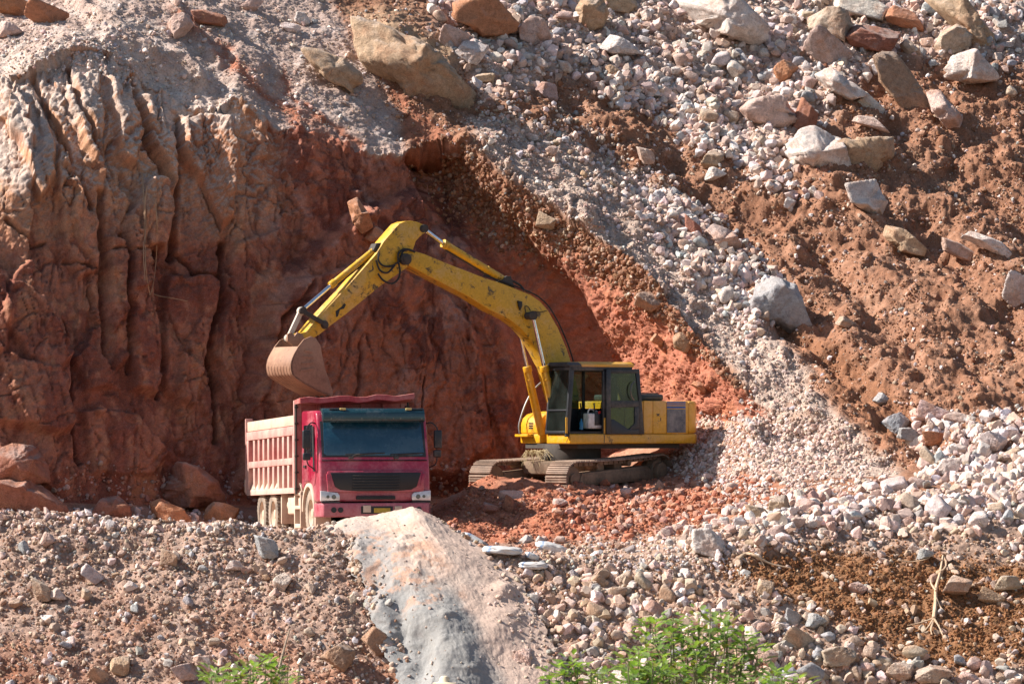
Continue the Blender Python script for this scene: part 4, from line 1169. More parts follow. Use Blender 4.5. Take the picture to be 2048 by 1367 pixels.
def rock_shape(V, seed, planes=11, p=26, rough=.035, blocky=.5):
    r_ = np.random.RandomState(seed)
    n = r_.normal(size=(planes, 3)); n /= np.linalg.norm(n, axis=1)[:, None]
    if blocky > 0:
        q = np.array([[1, 0, 0], [-1, 0, 0], [0, 1, 0], [0, -1, 0], [0, 0, 1], [0, 0, -1]], float) + r_.normal(size=(6, 3)) * .28
        q /= np.linalg.norm(q, axis=1)[:, None]
        n = np.concatenate([q, n])
    h = r_.uniform(.62, 1.0, len(n))
    d = np.clip(V @ n.T, 0, None) / h[None]
    rad = (d ** p).sum(1) ** (-1 / p)
    o = V * rad[:, None]
    if rough:
        k = seed * 3.7
        o = o * (1 + rough * (fbm(o + k, 1.6, 2, .5) * .9 + np.abs(pn(o + k, 3.1)) * -.9))[:, None]
        if len(V) > 2000:
            o = o * (1 - rough * .8 * np.abs(fbm(o + k, 4.2, 4, .6)))[:, None]
            o = o * (1 + rough * .45 * fbm(o + k, 13., 3, .65))[:, None]
    lo, hi = o.min(0), o.max(0)
    return (o - (lo + hi) / 2) / ((hi - lo) / 2)

def rock_mat():
    m, nt, b = new_mat('quarry_rock')
    oi = nt.nodes.new('ShaderNodeObjectInfo')
    geo = nt.nodes.new('ShaderNodeNewGeometry'); pos = geo.outputs['Position']
    n1 = noise(nt, pos, 1.6, 8, .68, .4); n2 = noise(nt, pos, 5.5, 7, .7, .3); n3 = noise(nt, pos, 34, 4, .7)
    c = mixc(nt, 1.0, oi.outputs['Color'], ramp(nt, n2, [(.30, .66), (.50, 1.0), (.72, 1.2)]), 'MULTIPLY')
    st = ramp(nt, n1, [(.47, 0), (.62, 1)])
    sc_ = node(nt, 'ShaderNodeMath', operation='MULTIPLY'); nt.links.new(st, sc_.inputs[0]); nt.links.new(oi.outputs['Alpha'], sc_.inputs[1])
    c = mixc(nt, sc_.outputs[0], c, mixc(nt, 1.0, (.50, .25, .14), ramp(nt, n3, [(.3, .75), (.7, 1.2)]), 'MULTIPLY'))
    grey = ramp(nt, noise(nt, pos, 2.6, 8, .72, .5), [(.56, 0), (.68, .55)])
    c = mixc(nt, grey, c, mixc(nt, .5, oi.outputs['Color'], (.46, .46, .47)))
    vein = ramp(nt, noise(nt, pos, 9, 9, .75, 1.2), [(.42, .4), (.46, 0)])
    c = mixc(nt, vein, c, mixc(nt, 1.0, oi.outputs['Color'], (.42, .38, .36), 'MULTIPLY'))
    # earth and dust that settled on the upper faces, patchy
    sep = nt.nodes.new('ShaderNodeSeparateXYZ'); nt.links.new(geo.outputs['Normal'], sep.inputs[0])
    ad = node(nt, 'ShaderNodeMath', operation='MULTIPLY'); nt.links.new(ramp(nt, sep.outputs[2], [(.3, 0), (.8, 1)]), ad.inputs[0]); nt.links.new(ramp(nt, n1, [(.40, .6), (.55, .05)]), ad.inputs[1])
    c = mixc(nt, ad.outputs[0], c, (.50, .42, .37))
    c = mixc(nt, 1.0, c, ramp(nt, n3, [(.3, .82), (.7, 1.16)]), 'MULTIPLY')
    nt.links.new(c, b.inputs['Base Color'])
    b.inputs['Roughness'].default_value = .9
    b.inputs['Specular IOR Level'].default_value = .2
    p1 = bump(nt, noise(nt, pos, 6, 8, .72), .9, .12, None)
    p2 = bump(nt, noise(nt, pos, 30, 6, .72), .8, .03, b, p1)
    return m
M_ROCK = rock_mat()

V5, T5 = ico(5); V4, T4 = ico(4); V3, T3 = ico(3)
def proto(name, V, T, seed, **kw):
    me = bpy.data.meshes.new(name)
    o = mesh_from(name, rock_shape(V, seed, **kw), None, T, M_ROCK, True)
    me = o.data; bpy.data.objects.remove(o)
    return me
BIG = [proto('boulder', V5, T5, 100 + k, planes=7 + k % 5, p=60, rough=.085) for k in range(14)]
SLABS = [proto('boulder', V5, T5, 200 + k, planes=8, p=60, rough=.075) for k in range(5)]
MEDS = [proto('rock', V4 if k < 6 else V3, T4 if k < 6 else T3, 300 + k, planes=8 + k % 5, p=22, rough=.05) for k in range(14)]
PAL = dict(W=(.80, .72, .66, .45), P=(.70, .52, .45, .6), O=(.56, .265, .145, .3), T=(.55, .40, .27, .4), R=(.40, .185, .13, .5), G=(.43, .44, .455, .2), B=(.44, .29, .195, .3), Y=(.60, .48, .37, .5))
rnd = random.Random(11)
COVER = []
OUTLINES = {
    (845, 145): [(703, 30), (760, 45), (830, 75), (880, 100), (920, 145), (955, 185), (972, 235), (940, 258), (895, 262), (850, 240), (800, 200), (770, 165), (730, 140), (705, 95)],
    (668, 142): [(600, 100), (640, 100), (690, 120), (725, 150), (730, 170), (700, 182), (660, 168), (625, 135)],
    (973, 38): [(905, 15), (930, -6), (990, -4), (1040, 55), (1015, 75), (965, 80), (940, 60), (910, 50)],
    (1445, 42): [(1368, -10), (1480, 0), (1530, 50), (1535, 85), (1510, 97), (1440, 75), (1390, 40), (1350, 0)],
    (1660, 48): [(1615, 35), (1650, 18), (1695, 20), (1707, 55), (1685, 85), (1650, 75), (1615, 60)],
    (1636, 305): [(1570, 290), (1600, 258), (1625, 253), (1680, 280), (1705, 350), (1690, 362), (1640, 362), (1610, 340), (1575, 325)],
    (1738, 308): [(1680, 285), (1730, 280), (1785, 275), (1788, 315), (1750, 350), (1705, 358), (1690, 330)],
    (1730, 395): [(1683, 370), (1750, 358), (1775, 405), (1765, 430), (1745, 435), (1695, 405)],
    (1553, 606): [(1495, 610), (1510, 570), (1545, 553), (1590, 570), (1605, 620), (1620, 655), (1580, 667), (1510, 655), (1495, 635)],
    (1442, 480): [(1405, 465), (1425, 448), (1460, 460), (1483, 490), (1475, 508), (1440, 508), (1415, 490)],
    (1942, 138): [(1883, 150), (1900, 115), (1945, 100), (1990, 150), (1995, 165), (1940, 170), (1890, 160)],
    (1903, 80): [(1865, 95), (1880, 65), (1910, 50), (1950, 70), (1940, 95), (1900, 112), (1868, 110)],
    (1552, 226): [(1475, 220), (1500, 200), (1560, 195), (1600, 235), (1590, 255), (1560, 265), (1500, 250)],
    (1812, 178): [(1740, 110), (1790, 105), (1840, 170), (1870, 230), (1865, 262), (1840, 265), (1800, 220), (1755, 160)],
    (1884, 215): [(1850, 185), (1880, 180), (1925, 235), (1920, 262), (1895, 262), (1860, 225)],
    (1930, 40): [(1840, -10), (1930, 0), (1985, 70), (1995, 105), (1975, 118), (1940, 90), (1900, 45)],
    (70, 945): [(-20, 905), (30, 885), (70, 890), (95, 930), (105, 965), (-20, 965)],
    (55, 998): [(-30, 960), (60, 955), (110, 985), (150, 1025), (-30, 1030)],
    (225, 1018): [(180, 1035), (205, 995), (235, 990), (262, 1010), (272, 1045)],
    (378, 968): [(305, 1010), (320, 960), (360, 920), (400, 930), (440, 960), (458, 1010), (420, 1015)],
    (345, 1020): [(298, 1005), (320, 995), (370, 1015), (395, 1052), (340, 1055), (310, 1035)],
    (1682, 172): [(1625, 150), (1660, 135), (1700, 165), (1735, 195), (1700, 205), (1660, 185)],
    (1800, 484): [(1765, 470), (1770, 450), (1800, 455), (1850, 500), (1845, 515), (1800, 505)],
    (1188, 38): [(1165, 75), (1150, 20), (1165, -5), (1205, -5), (1218, 30), (1205, 60)],
    (1075, 62): [(1035, 60), (1060, 35), (1090, 45), (1105, 80), (1070, 95), (1040, 85)],
    (722, 432): [(695, 405), (715, 395), (740, 430), (748, 455), (725, 470), (705, 445)],
}
def outline_rock(pg, seed, depth, rough=.085):
    cx = sum(p[0] for p in pg) / len(pg); cy = sum(p[1] for p in pg) / len(pg)
    o = rock_shape(V5, seed, planes=8, p=60, rough=rough)
    th = np.arctan2(o[:, 2], o[:, 0]); rr = np.hypot(o[:, 0], o[:, 2])
    nb_ = 96
    bi = ((th + np.pi) / (2 * np.pi) * nb_).astype(int) % nb_
    sil = np.array([rr[bi == k].max() if (bi == k).any() else 1 for k in range(nb_)])
    ang = (np.arange(nb_) + .5) / nb_ * 2 * np.pi - np.pi
    tgt = np.empty(nb_)
    for k, a in enumerate(ang):
        dx, dy = math.cos(a), -math.sin(a)
        best = 1
        for (x0, y0), (x1, y1) in zip(pg, pg[1:] + pg[:1]):
            ex_, ey_ = x1 - x0, y1 - y0
            den = dx * ey_ - dy * ex_
            if abs(den) < 1e-9: continue
            t = ((x0 - cx) * ey_ - (y0 - cy) * ex_) / den
            u = ((x0 - cx) * dy - (y0 - cy) * dx) / den
            if t > 0 and -1e-6 <= u <= 1 + 1e-6: best = max(best, t)
        tgt[k] = best
    f = np.interp(th, np.concatenate([ang - 2 * np.pi, ang, ang + 2 * np.pi]), np.tile(tgt / sil, 3))
    size = (max(p[0] for p in pg) - min(p[0] for p in pg) + max(p[1] for p in pg) - min(p[1] for p in pg)) / 4
    o = np.stack([o[:, 0] * f, o[:, 1] * size * depth, o[:, 2] * f], 1)
    return cx, cy, o, size * depth
def put_outline(key, pg, col, label, seed):
    cx, cy, o, dpx = outline_rock(pg, seed, {(1812, 178): .4, (1930, 40): .5}.get(key, rnd.uniform(.75, .95)), .17 if key in ((845, 145), (1812, 178), (1930, 40)) else .085)
    ov = {(845, 145): .95, (1738, 308): .5, (1188, 38): .5}.get(key, .12)
    o[:, 1] += np.where(o[:, 2] < dpx * .25, (dpx * .25 - o[:, 2]) * ov, 0)
    p, n = surf(cx, cy + 8)
    s = p.y / FPX
    ob = mesh_from('boulder', o * s, None, T5, M_ROCK, True)
    ob.location = at(cx, cy, p.y) + Vector((0, -dpx * s * {(845, 145): .02, (1812, 178): .3, (1930, 40): .3}.get(key, .72), 0))
    b = PAL[col]; ob.color = b
    tag(ob, label, 'boulder')
    COVER.append((cx, cy, dpx * 1.05))
    return ob
def put_rock(name, me, px_, py_, w, h, rot, col, label, cat, group=None, sink=.30, depth=None, spin=None):
    p, n = surf(px_, py_ + h * .12)
    s = p.y / FPX
    W_, H_ = w * s / 2, h * s / 2
    D_ = depth * s if depth else math.sqrt(W_ * H_) * rnd.uniform(.8, 1.05)
    o = bpy.data.objects.new(name, me); COL.objects.link(o)
    c = at(px_, py_, p.y)
    n_out = Vector((0, -1, 0))
    o.location = c + n_out * (D_ * (1 - 2 * sink))
    o.scale = (W_ * 1.04, D_, H_ * 1.04)
    fl = Euler((rnd.uniform(-.15, .15) if spin is None else spin, 0, rnd.uniform(-.15, .15)))
    o.rotation_euler = (Matrix.Rotation(R(rot), 3, 'Y') @ fl.to_matrix()).to_euler()
    b = PAL[col]; j = rnd.uniform(.9, 1.1)
    o.color = (b[0] * j, b[1] * j * rnd.uniform(.97, 1.03), b[2] * j * rnd.uniform(.95, 1.05), b[3])
    tag(o, label, cat, group)
    COVER.append((px_, py_, max(w, h) * .5))
    return o

# px, py, w, h, tilt (clockwise), colour, shape, label
BOULDERS = [
    (845, 145, 275, 165, 40, 'T', 's2', 'huge tan boulder jutting over the top of the shaded red cut'),
    (668, 142, 150, 72, 28, 'T', 's0', 'tan wedge-shaped slab lying left of the huge tan boulder'),
    (973, 38, 150, 92, 14, 'O', 3, 'orange pointed boulder at the top edge right of the huge tan boulder'),
    (1445, 42, 195, 92, 24, 'W', 's1', 'biggest white slab along the top edge of the photo'),
    (1660, 48, 98, 78, 10, 'Y', 1, 'cream blocky boulder leaning on white rubble near the top right'),
    (1722, 18, 112, 52, 20, 'W', 's3', 'pale slab at the top edge behind the cream blocky boulder'),
    (1808, 38, 78, 42, 12, 'O', 's4', 'tan and orange flat block at the top edge on the right'),
    (1742, 80, 112, 50, 8, 'R', 4, 'dark red and grey boulder lying beneath the pale top slab'),
    (1655, 100, 95, 62, 25, 'P', 5, 'pinkish boulder below the cream blocky boulder'),
    (1903, 80, 88, 66, 5, 'Y', 6, 'tan rounded boulder with a grey stain near the top right corner'),
    (1942, 138, 128, 78, 18, 'W', 7, 'white wedge boulder below the tan rounded one, near the right edge'),
    (1930, 40, 170, 66, 52, 'T', 's2', 'long brownish rock ridge at the top right corner'),
    (1812, 178, 170, 62, 50, 'B', 's3', 'long soil-covered brown rock rib on the right slope'),
    (1884, 215, 120, 58, 50, 'P', 's1', 'grey-pink slab beside the soil-covered brown rib'),
    (1552, 226, 128, 70, 12, 'P', 8, 'pinkish white boulder on the lower edge of the upper rubble'),
    (1636, 305, 142, 112, 12, 'W', 9, 'large white boulder with a pink left face, beside a brown block'),
    (1738, 308, 108, 92, -10, 'T', 10, 'brown block wedged against the large white and pink boulder'),
    (1730, 395, 92, 68, 14, 'W', 11, 'grey-white cracked block just below the brown block'),
    (1604, 240, 62, 66, 40, 'R', 12, 'reddish leaning rock above the large white and pink boulder'),
    (1682, 172, 112, 66, 28, 'W', 13, 'white faceted boulder in the middle of the upper right rubble'),
    (1745, 212, 84, 36, 26, 'W', 's0', 'white flat slab right of the white faceted boulder'),
    (1742, 247, 76, 24, 12, 'P', 's4', 'thin pale pink slab under the white flat slab'),
    (1553, 606, 126, 116, 14, 'G', 0, 'big grey-white boulder with an orange underside casting a long shadow'),
    (1442, 480, 82, 58, 28, 'P', 2, 'pinkish boulder up the slope from the big grey-white one'),
    (1800, 484, 104, 46, 26, 'T', 's3', 'tan elongated rock alone on the brown right slope'),
    (1975, 490, 112, 34, 18, 'W', 's1', 'long white flat rock near the right edge at half height'),
    (1922, 506, 96, 28, 26, 'P', 's2', 'low pinkish slab left of the long white flat rock'),
    (2034, 580, 58, 72, 10, 'W', 5, 'pale rounded boulder cut off by the right edge of the photo'),
    (1697, 646, 52, 22, 10, 'T', 's0', 'small tan flat stone with a long shadow on the brown slope'),
    (1860, 826, 62, 44, 10, 'P', 1, 'pinkish rounded boulder at the foot of the shaded gully'),
    (1910, 838, 54, 32, 8, 'P', 3, 'pale pink block right of the rounded boulder at the gully foot'),
    (1868, 876, 46, 34, -6, 'O', 6, 'orange-brown block just under the pink boulders at the gully foot'),
    (1764, 798, 34, 24, 15, 'G', 7, 'small grey stone in the shaded gully'),
    (1788, 845, 52, 46, 20, 'G', 8, 'blue-grey stone at the lower end of the shaded gully'),
    (1818, 868, 46, 28, 5, 'G', 9, 'flat grey stone below the blue-grey one in the gully'),
    (1982, 882, 56, 40, 30, 'W', 10, 'white angular block among the rubble at the right edge'),
    (1895, 938, 60, 46, -15, 'W', 11, 'bright white angular block above the white stone row on the right'),
    (1290, 313, 40, 32, 8, 'P', 12, 'single pale stone standing on the brown slope above the gravel band'),
    (1224, 146, 46, 28, 10, 'T', 13, 'tan stone alone on brown soil near the top middle'),
    (968, 161, 44, 28, 0, 'T', 0, 'small tan block right of the huge tan boulder'),
    (1092, 190, 52, 48, 25, 'P', 2, 'pink boulder below the white rubble at the upper middle'),
    (942, 106, 66, 44, 10, 'W', 4, 'pale boulder tucked under the orange pointed boulder on its left'),
    (908, 78, 56, 48, 15, 'P', 5, 'pinkish boulder left of the orange pointed boulder'),
    (1075, 62, 78, 66, 20, 'P', 6, 'large pinkish white rock right of the orange pointed boulder'),
    (1240, 96, 82, 40, 12, 'W', 7, 'pale elongated boulder in the rubble at the top middle'),
    (1188, 38, 92, 76, 20, 'T', 8, 'tan shaded block at the top edge right of the pink white rock'),
    (1240, 8, 70, 46, 0, 'T', 9, 'tan block cut by the top edge left of the biggest white slab'),
    (1568, 145, 42, 46, 30, 'O', 10, 'orange upright stone in the upper right white rubble'),
    (70, 945, 170, 110, 14, 'R', 11, 'tall red-brown boulder against the wall foot at the left edge'),
    (55, 998, 210, 72, 14, 'R', 's4', 'low broad reddish boulder in front of the tall red-brown one'),
    (225, 1018, 92, 58, 4, 'R', 12, 'reddish rounded boulder alone at the wall foot'),
    (378, 968, 140, 92, 22, 'R', 13, 'large white-streaked red boulder at the wall foot behind the orange ones'),
    (345, 1020, 92, 58, 10, 'O', 1, 'dark orange boulder in the shade, leftmost of three together'),
    (392, 1006, 62, 48, 5, 'O', 3, 'orange boulder in the middle of three together at the wall foot'),
    (442, 1032, 66, 56, 12, 'O', 4, 'orange boulder nearest the truck wheels'),
    (95, 30, 86, 46, 12, 'O', 5, 'orange and grey boulder at the top left corner, right of its twin'),
    (24, 12, 70, 46, 0, 'O', 6, 'orange boulder in the top left corner of the photo'),
    (18, 62, 52, 36, 0, 'P', 7, 'pale boulder at the left edge under the orange corner boulder'),
    (418, 38, 72, 28, 10, 'R', 's2', 'reddish flat rock casting a shadow on the upper left slope'),
    (358, 52, 50, 58, 35, 'P', 8, 'grey-pink leaning rock left of the reddish flat rock'),
    (606, 40, 32, 26, 20, 'W', 9, 'small white block on the upper slope near the top edge'),
    (580, 57, 38, 20, 10, 'W', 10, 'low white stone left of the small white block'),
    (505, 12, 46, 26, 0, 'P', 11, 'reddish grey rock at the top edge of the upper left slope'),
    (1382, 455, 52, 30, 35, 'R', 12, 'dark reddish tilted stone in the gravel band left of the pinkish boulder'),
    (1430, 350, 44, 30, 5, 'W', 13, 'white topped stone on the brown slope below an orange stone'),
    (1424, 322, 38, 42, 20, 'T', 0, 'tan upright stone right above the white topped one'),
    (1092, 444, 38, 34, 10, 'T', 1, 'brown rounded stone stuck in the crumbling red bank'),
    (1296, 602, 56, 38, 25, 'B', 3, 'brown boulder stuck in the red bank above the cab'),
    (1318, 680, 34, 20, 20, 'O', 's0', 'orange flat stone in the sunlit red bank'),
    (1398, 773, 34, 18, 15, 'O', 's1', 'flat orange stone low in the red bank behind the digger tail'),
    (1365, 684, 40, 38, 10, 'B', 4, 'dark brown boulder with a hollow beneath it in the red bank'),
    (722, 432, 52, 72, -22, 'O', 6, 'sunlit orange rock standing out of the dark wall above the digger arm'),
    (752, 470, 44, 36, 10, 'O', 7, 'small orange rock just under the sunlit one'),
    (1022, 992, 48, 28, -8, 'P', 5, 'pink flat stone on the red mound in front of the far track'),
    (1018, 1012, 26, 40, 15, 'R', 6, 'dark red upright stone in the shade of the red mound'),
    (1118, 1006, 36, 22, -15, 'P', 7, 'pale pink wedge of stone on the red mound'),
    (1182, 1034, 22, 22, 0, 'R', 8, 'red rounded stone at the foot of the red mound'),
    (1415, 1085, 66, 60, 5, 'W', 9, 'big white block at the left end of the white stone row'),
    (1556, 1014, 46, 44, -15, 'T', 10, 'tan upright block in the white stone row'),
    (1590, 1046, 40, 26, -8, 'P', 11, 'rounded pink stone under the white stone row'),
    (1512, 1026, 52, 30, 8, 'Y', 12, 'cream rounded block left of the tan upright block'),
    (1850, 1108, 36, 26, 0, 'G', 13, 'grey square block on top of the brown soil bank'),
    (1910, 1172, 56, 44, 12, 'Y', 0, 'tan stone beside the dry root at the right'),
    (1980, 1192, 52, 32, 15, 'T', 1, 'brown stone right of the dry root'),
    (2014, 1166, 54, 36, 10, 'Y', 2, 'cream rounded stone near the right edge on the brown bank'),
    (1714, 1176, 38, 28, 20, 'P', 3, 'pale pointed stone sticking out of the brown bank'),
    (1530, 1176, 34, 34, 5, 'T', 4, 'tan square stone near the left end of the brown bank'),
    (1600, 1282, 70, 48, 22, 'Y', 5, 'largest tan stone right of the green shrub'),
    (1588, 1236, 44, 34, 20, 'G', 6, 'blue-grey stone pair, left one, above the largest tan stone'),
    (1630, 1240, 42, 32, -5, 'G', 7, 'blue-grey stone pair, right one, above the largest tan stone'),
    (1530, 1312, 48, 38, 10, 'P', 8, 'pinkish stone touching the right side of the green shrub'),
    (1678, 1310, 66, 44, -12, 'Y', 9, 'cream block at the bottom right of the largest tan stone'),
    (1800, 1342, 60, 38, 5, 'Y', 10, 'cream stone on the bottom edge of the photo at right'),
    (1862, 1350, 72, 42, 0, 'Y', 11, 'wide cream stone on the bottom edge, right of its neighbour'),
    (82, 1180, 54, 36, 20, 'Y', 12, 'pale tan stone on the left bank, left one of a pair'),
    (116, 1190, 38, 28, 30, 'W', 13, 'white stone on the left bank, right one of a pair'),
    (186, 1147, 48, 24, 42, 'W', 's3', 'white tilted slab on the upper left bank'),
    (340, 1116, 34, 40, 5, 'Y', 1, 'cream upright stone near the top of the left bank'),
    (470, 1131, 34, 22, 10, 'W', 2, 'white stone with a dark base on the left bank'),
    (566, 1162, 34, 38, 15, 'W', 3, 'white stone right of a grey earth clump on the bank'),
    (242, 1330, 42, 38, -10, 'T', 4, 'tan block near the bottom of the left bank'),
    (200, 1350, 48, 30, 25, 'T', 5, 'tan stone at the bottom edge left of the tan block'),
    (372, 1342, 46, 44, -25, 'P', 6, 'pinkish rounded stone left of the lower left shrub'),
    (412, 1326, 54, 22, 28, 'P', 's4', 'long pink stone just above the lower left shrub'),
    (96, 1078, 32, 30, 5, 'P', 7, 'pinkish upright stone near the top of the left bank'),
    (676, 1310, 66, 56, 10, 'B', 8, 'brown boulder half buried in the bank left of the sand chute'),
    (756, 1282, 58, 46, 40, 'B', 9, 'brown boulder at the left lip of the sand chute'),
    (1048, 1326, 44, 60, -10, 'P', 10, 'pink boulder at the right foot of the sand heap'),
    (1000, 1300, 34, 30, 0, 'P', 11, 'small pink stone half sunk in the right flank of the sand heap'),
    (532, 1094, 54, 42, 10, 'G', 12, 'grey cemented clump on the top of the left bank'),
]
for (a, b_, w, h, rot, col, sh, lab) in BOULDERS:
    if (a, b_) in OUTLINES:
        put_outline((a, b_), OUTLINES[(a, b_)], col, lab, 900 + a % 97)
        continue
    me = SLABS[int(sh[1])] if isinstance(sh, str) else BIG[sh]
    put_rock('boulder' if w > 44 else 'rock', me, a, b_, w, h, rot, col, lab, 'boulder' if w > 44 else 'stone', sink=.22)

# medium stones one can count: (polygon, count, size range in photo px, colours, label, group)
ZONES = [
    ([(840, 20), (1340, 20), (1400, 180), (1240, 150), (1090, 150), (960, 130), (880, 100)], 30, (19, 40), 'WWPPYG', 'pale angular stone packed in the white rubble at the upper middle', 'stones of the upper middle rubble'),
    ([(1330, 90), (1640, 110), (1620, 220), (1510, 300), (1380, 240), (1300, 150)], 32, (19, 42), 'WWPYG', 'pale angular stone packed in the white rubble under the biggest white slab', 'stones of the upper right rubble'),
    ([(1560, 0), (2000, 10), (2040, 200), (1960, 170), (1780, 130), (1600, 110)], 16, (20, 44), 'WPYG', 'pale angular stone wedged between the big boulders of the top right', 'stones between the top right boulders'),
    ([(1330, 370), (1420, 430), (1540, 560), (1490, 640), (1400, 530), (1290, 400)], 24, (15, 34), 'WWPGY', 'pale stone in the chain running up the slope from the big grey-white boulder', 'stones of the slope chain'),
    ([(930, 170), (1010, 180), (1130, 260), (1260, 400), (1180, 380), (1000, 260)], 10, (13, 24), 'WPYT', 'small stone strewn on the slope right of the huge tan boulder', 'stones below the huge tan boulder'),
    ([(1420, 1020), (1600, 1000), (1800, 970), (2048, 940), (2048, 1040), (1850, 1040), (1640, 1060), (1480, 1080), (1400, 1100)], 42, (22, 56), 'WWWPPY', 'white or pink block in the long stone row on the right', 'blocks of the white stone row'),
    ([(1840, 850), (2048, 850), (2048, 945), (1860, 960)], 14, (20, 44), 'WPPY', 'pale block in the rubble above the right end of the white stone row', 'blocks above the white stone row'),
    ([(1060, 1130), (1420, 1130), (1560, 1240), (1500, 1360), (1080, 1250)], 34, (19, 42), 'YPTYG', 'tan or grey stone on the bank between the sand heap and the brown soil', 'stones of the middle bank'),
    ([(1520, 1250), (1780, 1290), (2040, 1340), (2040, 1367), (1500, 1367)], 22, (28, 58), 'YPYG', 'pale stone along the bottom edge at the right', 'stones along the bottom right edge'),
    ([(20, 1060), (720, 1080), (700, 1350), (20, 1350)], 24, (15, 32), 'YPWGT', 'pale stone embedded in the stony left bank', 'stones of the left bank'),
    ([(880, 985), (1120, 970), (1480, 975), (1540, 1010), (1300, 1085), (1060, 1090), (960, 1075)], 18, (15, 30), 'RPPO', 'reddish stone on the earth mound in front of the digger', 'stones of the red mound'),
]
def in_poly(x, y, pg): return poly_sd(np.array([x]), np.array([y]), pg)[0] > 0
for pg, n, (s0, s1), cols, lab, grp in ZONES:
    xs = [p[0] for p in pg]; ys = [p[1] for p in pg]
    k = tries = 0
    while k < n and tries < 6000:
        tries += 1
        x, y = rnd.uniform(min(xs), max(xs)), rnd.uniform(min(ys), max(ys))
        if not in_poly(x, y, pg): continue
        w = s0 + (s1 - s0) * rnd.random() ** 1.9
        h = w * rnd.uniform(.58, .9)
        if any((x - a) ** 2 + (y - b_) ** 2 < (r_ * .85 + w * .42) ** 2 for a, b_, r_ in COVER): continue
        put_rock('rock', rnd.choice(MEDS), x, y, w, h, rnd.uniform(-25, 55), rnd.choice(cols), lab, 'stone', grp, sink=.22, spin=rnd.uniform(-.5, .5))
        k += 1

# ---- loose stuff nobody could count: gravel, clods
PR = {}
for sub, nm, pw_ in ((1, 12, 24), (2, 12, 44), (3, 10, 60)):
    v_, t_ = ico(sub)
    PR[sub] = ([rock_shape(v_, 500 + sub * 40 + k, planes=5 + k % 4, p=pw_, rough=.05 if sub == 3 else .0) for k in range(nm)], t_)
rs = np.random.RandomState(21)
def scatter(name, spec, S=None):
    """spec: list of (weight per vertex, count, size px lo, hi, power, palette, sink, lumpiness)"""
    F, NF, area = S if S else (globals()['F'], globals()['NF'], MSK['area'])
    px, py = project(F)
    Vs, Ts, Cs = [], [], []; base = 0
    for wt, n, s0, s1, pw_, pal, sink in spec:
        w = np.clip(wt, 0, None) * area * ((py < 1400) & (px > -30) & (px < 2080) & (py > -40))
        cw = np.cumsum(w.astype(np.float64))
        if cw[-1] <= 0: continue
        idx = np.searchsorted(cw, rs.uniform(0, cw[-1], n))
        idx = np.clip(idx, 0, len(F) - 1)
        sz = (s0 + (s1 - s0) * rs.uniform(0, 1, n) ** pw_)
        mpp = F[idx, 1] / FPX
        rad = sz * mpp / 2
        pal = np.array(pal)
        col = pal[rs.randint(0, len(pal), n)] * rs.uniform(.78, 1.2, (n, 1)) * rs.uniform(.95, 1.05, (n, 3))
        ctr = F[idx] + rs.normal(size=(n, 3)) * .012 + NF[idx] * (rad * (1 - 2 * (sink + rs.uniform(.0, .22, n))))[:, None]
        for sub, sel in ((1, sz < 7.5), (2, (sz >= 7.5) & (sz < 17)), (3, sz >= 17)):
            vv, tt = PR[sub]
            kind = rs.randint(0, len(vv), n)
            for k in range(len(vv)):
                j = np.nonzero(sel & (kind == k))[0]
                if not len(j): continue
                m = len(j)
                q = rs.normal(size=(m, 4)); q /= np.linalg.norm(q, axis=1)[:, None]
                a, b_, c_, d_ = q.T
                Rm = np.stack([1 - 2 * (c_ * c_ + d_ * d_), 2 * (b_ * c_ - a * d_), 2 * (b_ * d_ + a * c_), 2 * (b_ * c_ + a * d_), 1 - 2 * (b_ * b_ + d_ * d_), 2 * (c_ * d_ - a * b_),
                               2 * (b_ * d_ - a * c_), 2 * (c_ * d_ + a * b_), 1 - 2 * (b_ * b_ + c_ * c_)], -1).reshape(m, 3, 3)
                sc_ = rad[j, None] * rs.uniform(.62, 1.15, (m, 3))
                v = np.einsum('mij,mvj->mvi', Rm, vv[k][None] * sc_[:, None, :]) + ctr[j][:, None]
                nv = len(vv[k])
                Vs.append(v.reshape(-1, 3)); Cs.append(np.repeat(col[j], nv, 0))
                Ts.append((tt[None] + (base + np.arange(m) * nv)[:, None, None]).reshape(-1, 3))
                base += m * nv
    V = np.concatenate(Vs); T = np.concatenate(Ts); C_ = np.clip(np.concatenate(Cs), 0, .8)
    o = mesh_from(name, V, None, T, M_LOOSE, False, C_)
    return tag(o, kind='stuff')
M_LOOSE = earth_mat('loose_stone', vary=.22, bumps=((18, .5, .03), (60, .5, .012)))
WHITE = [(.68, .56, .50), (.60, .46, .40), (.54, .37, .30), (.70, .61, .56), (.44, .42, .42), (.60, .49, .43), (.46, .34, .28)]
TAN = [(.45, .34, .26), (.50, .40, .32), (.40, .28, .20), (.36, .33, .31), (.48, .36, .28)]
BROWN = [(.28, .145, .088), (.32, .175, .112), (.23, .11, .062), (.36, .215, .145)]
PINK = [(.52, .38, .315), (.47, .34, .28), (.60, .47, .40), (.43, .335, .29), (.66, .55, .48), (.40, .27, .21)]
DARKB = [(.23, .11, .05), (.27, .135, .065), (.20, .09, .04)]
REDP = [(.38, .145, .085), (.40, .18, .11), (.46, .27, .20), (.34, .12, .07), (.42, .22, .15)]
mk = MSK
qx_, qy_ = mk['qx'], mk['qy']
def ip(pg, s=25): return sstep(-s, s, poly_sd(qx_, qy_, pg)).astype(np.float32)
chain = ip([(1180, 110), (1340, 170), (1450, 250), (1560, 330), (1620, 380), (1580, 400), (1480, 330), (1330, 260), (1200, 190)]) * mk['slope']
chain2 = ip([(1270, 360), (1420, 430), (1560, 570), (1500, 680), (1400, 560), (1240, 400)]) * mk['slope']
mid_s = ip([(1000, 180), (1180, 250), (1330, 370), (1420, 480), (1280, 430), (1100, 330), (960, 230)]) * mk['slope']
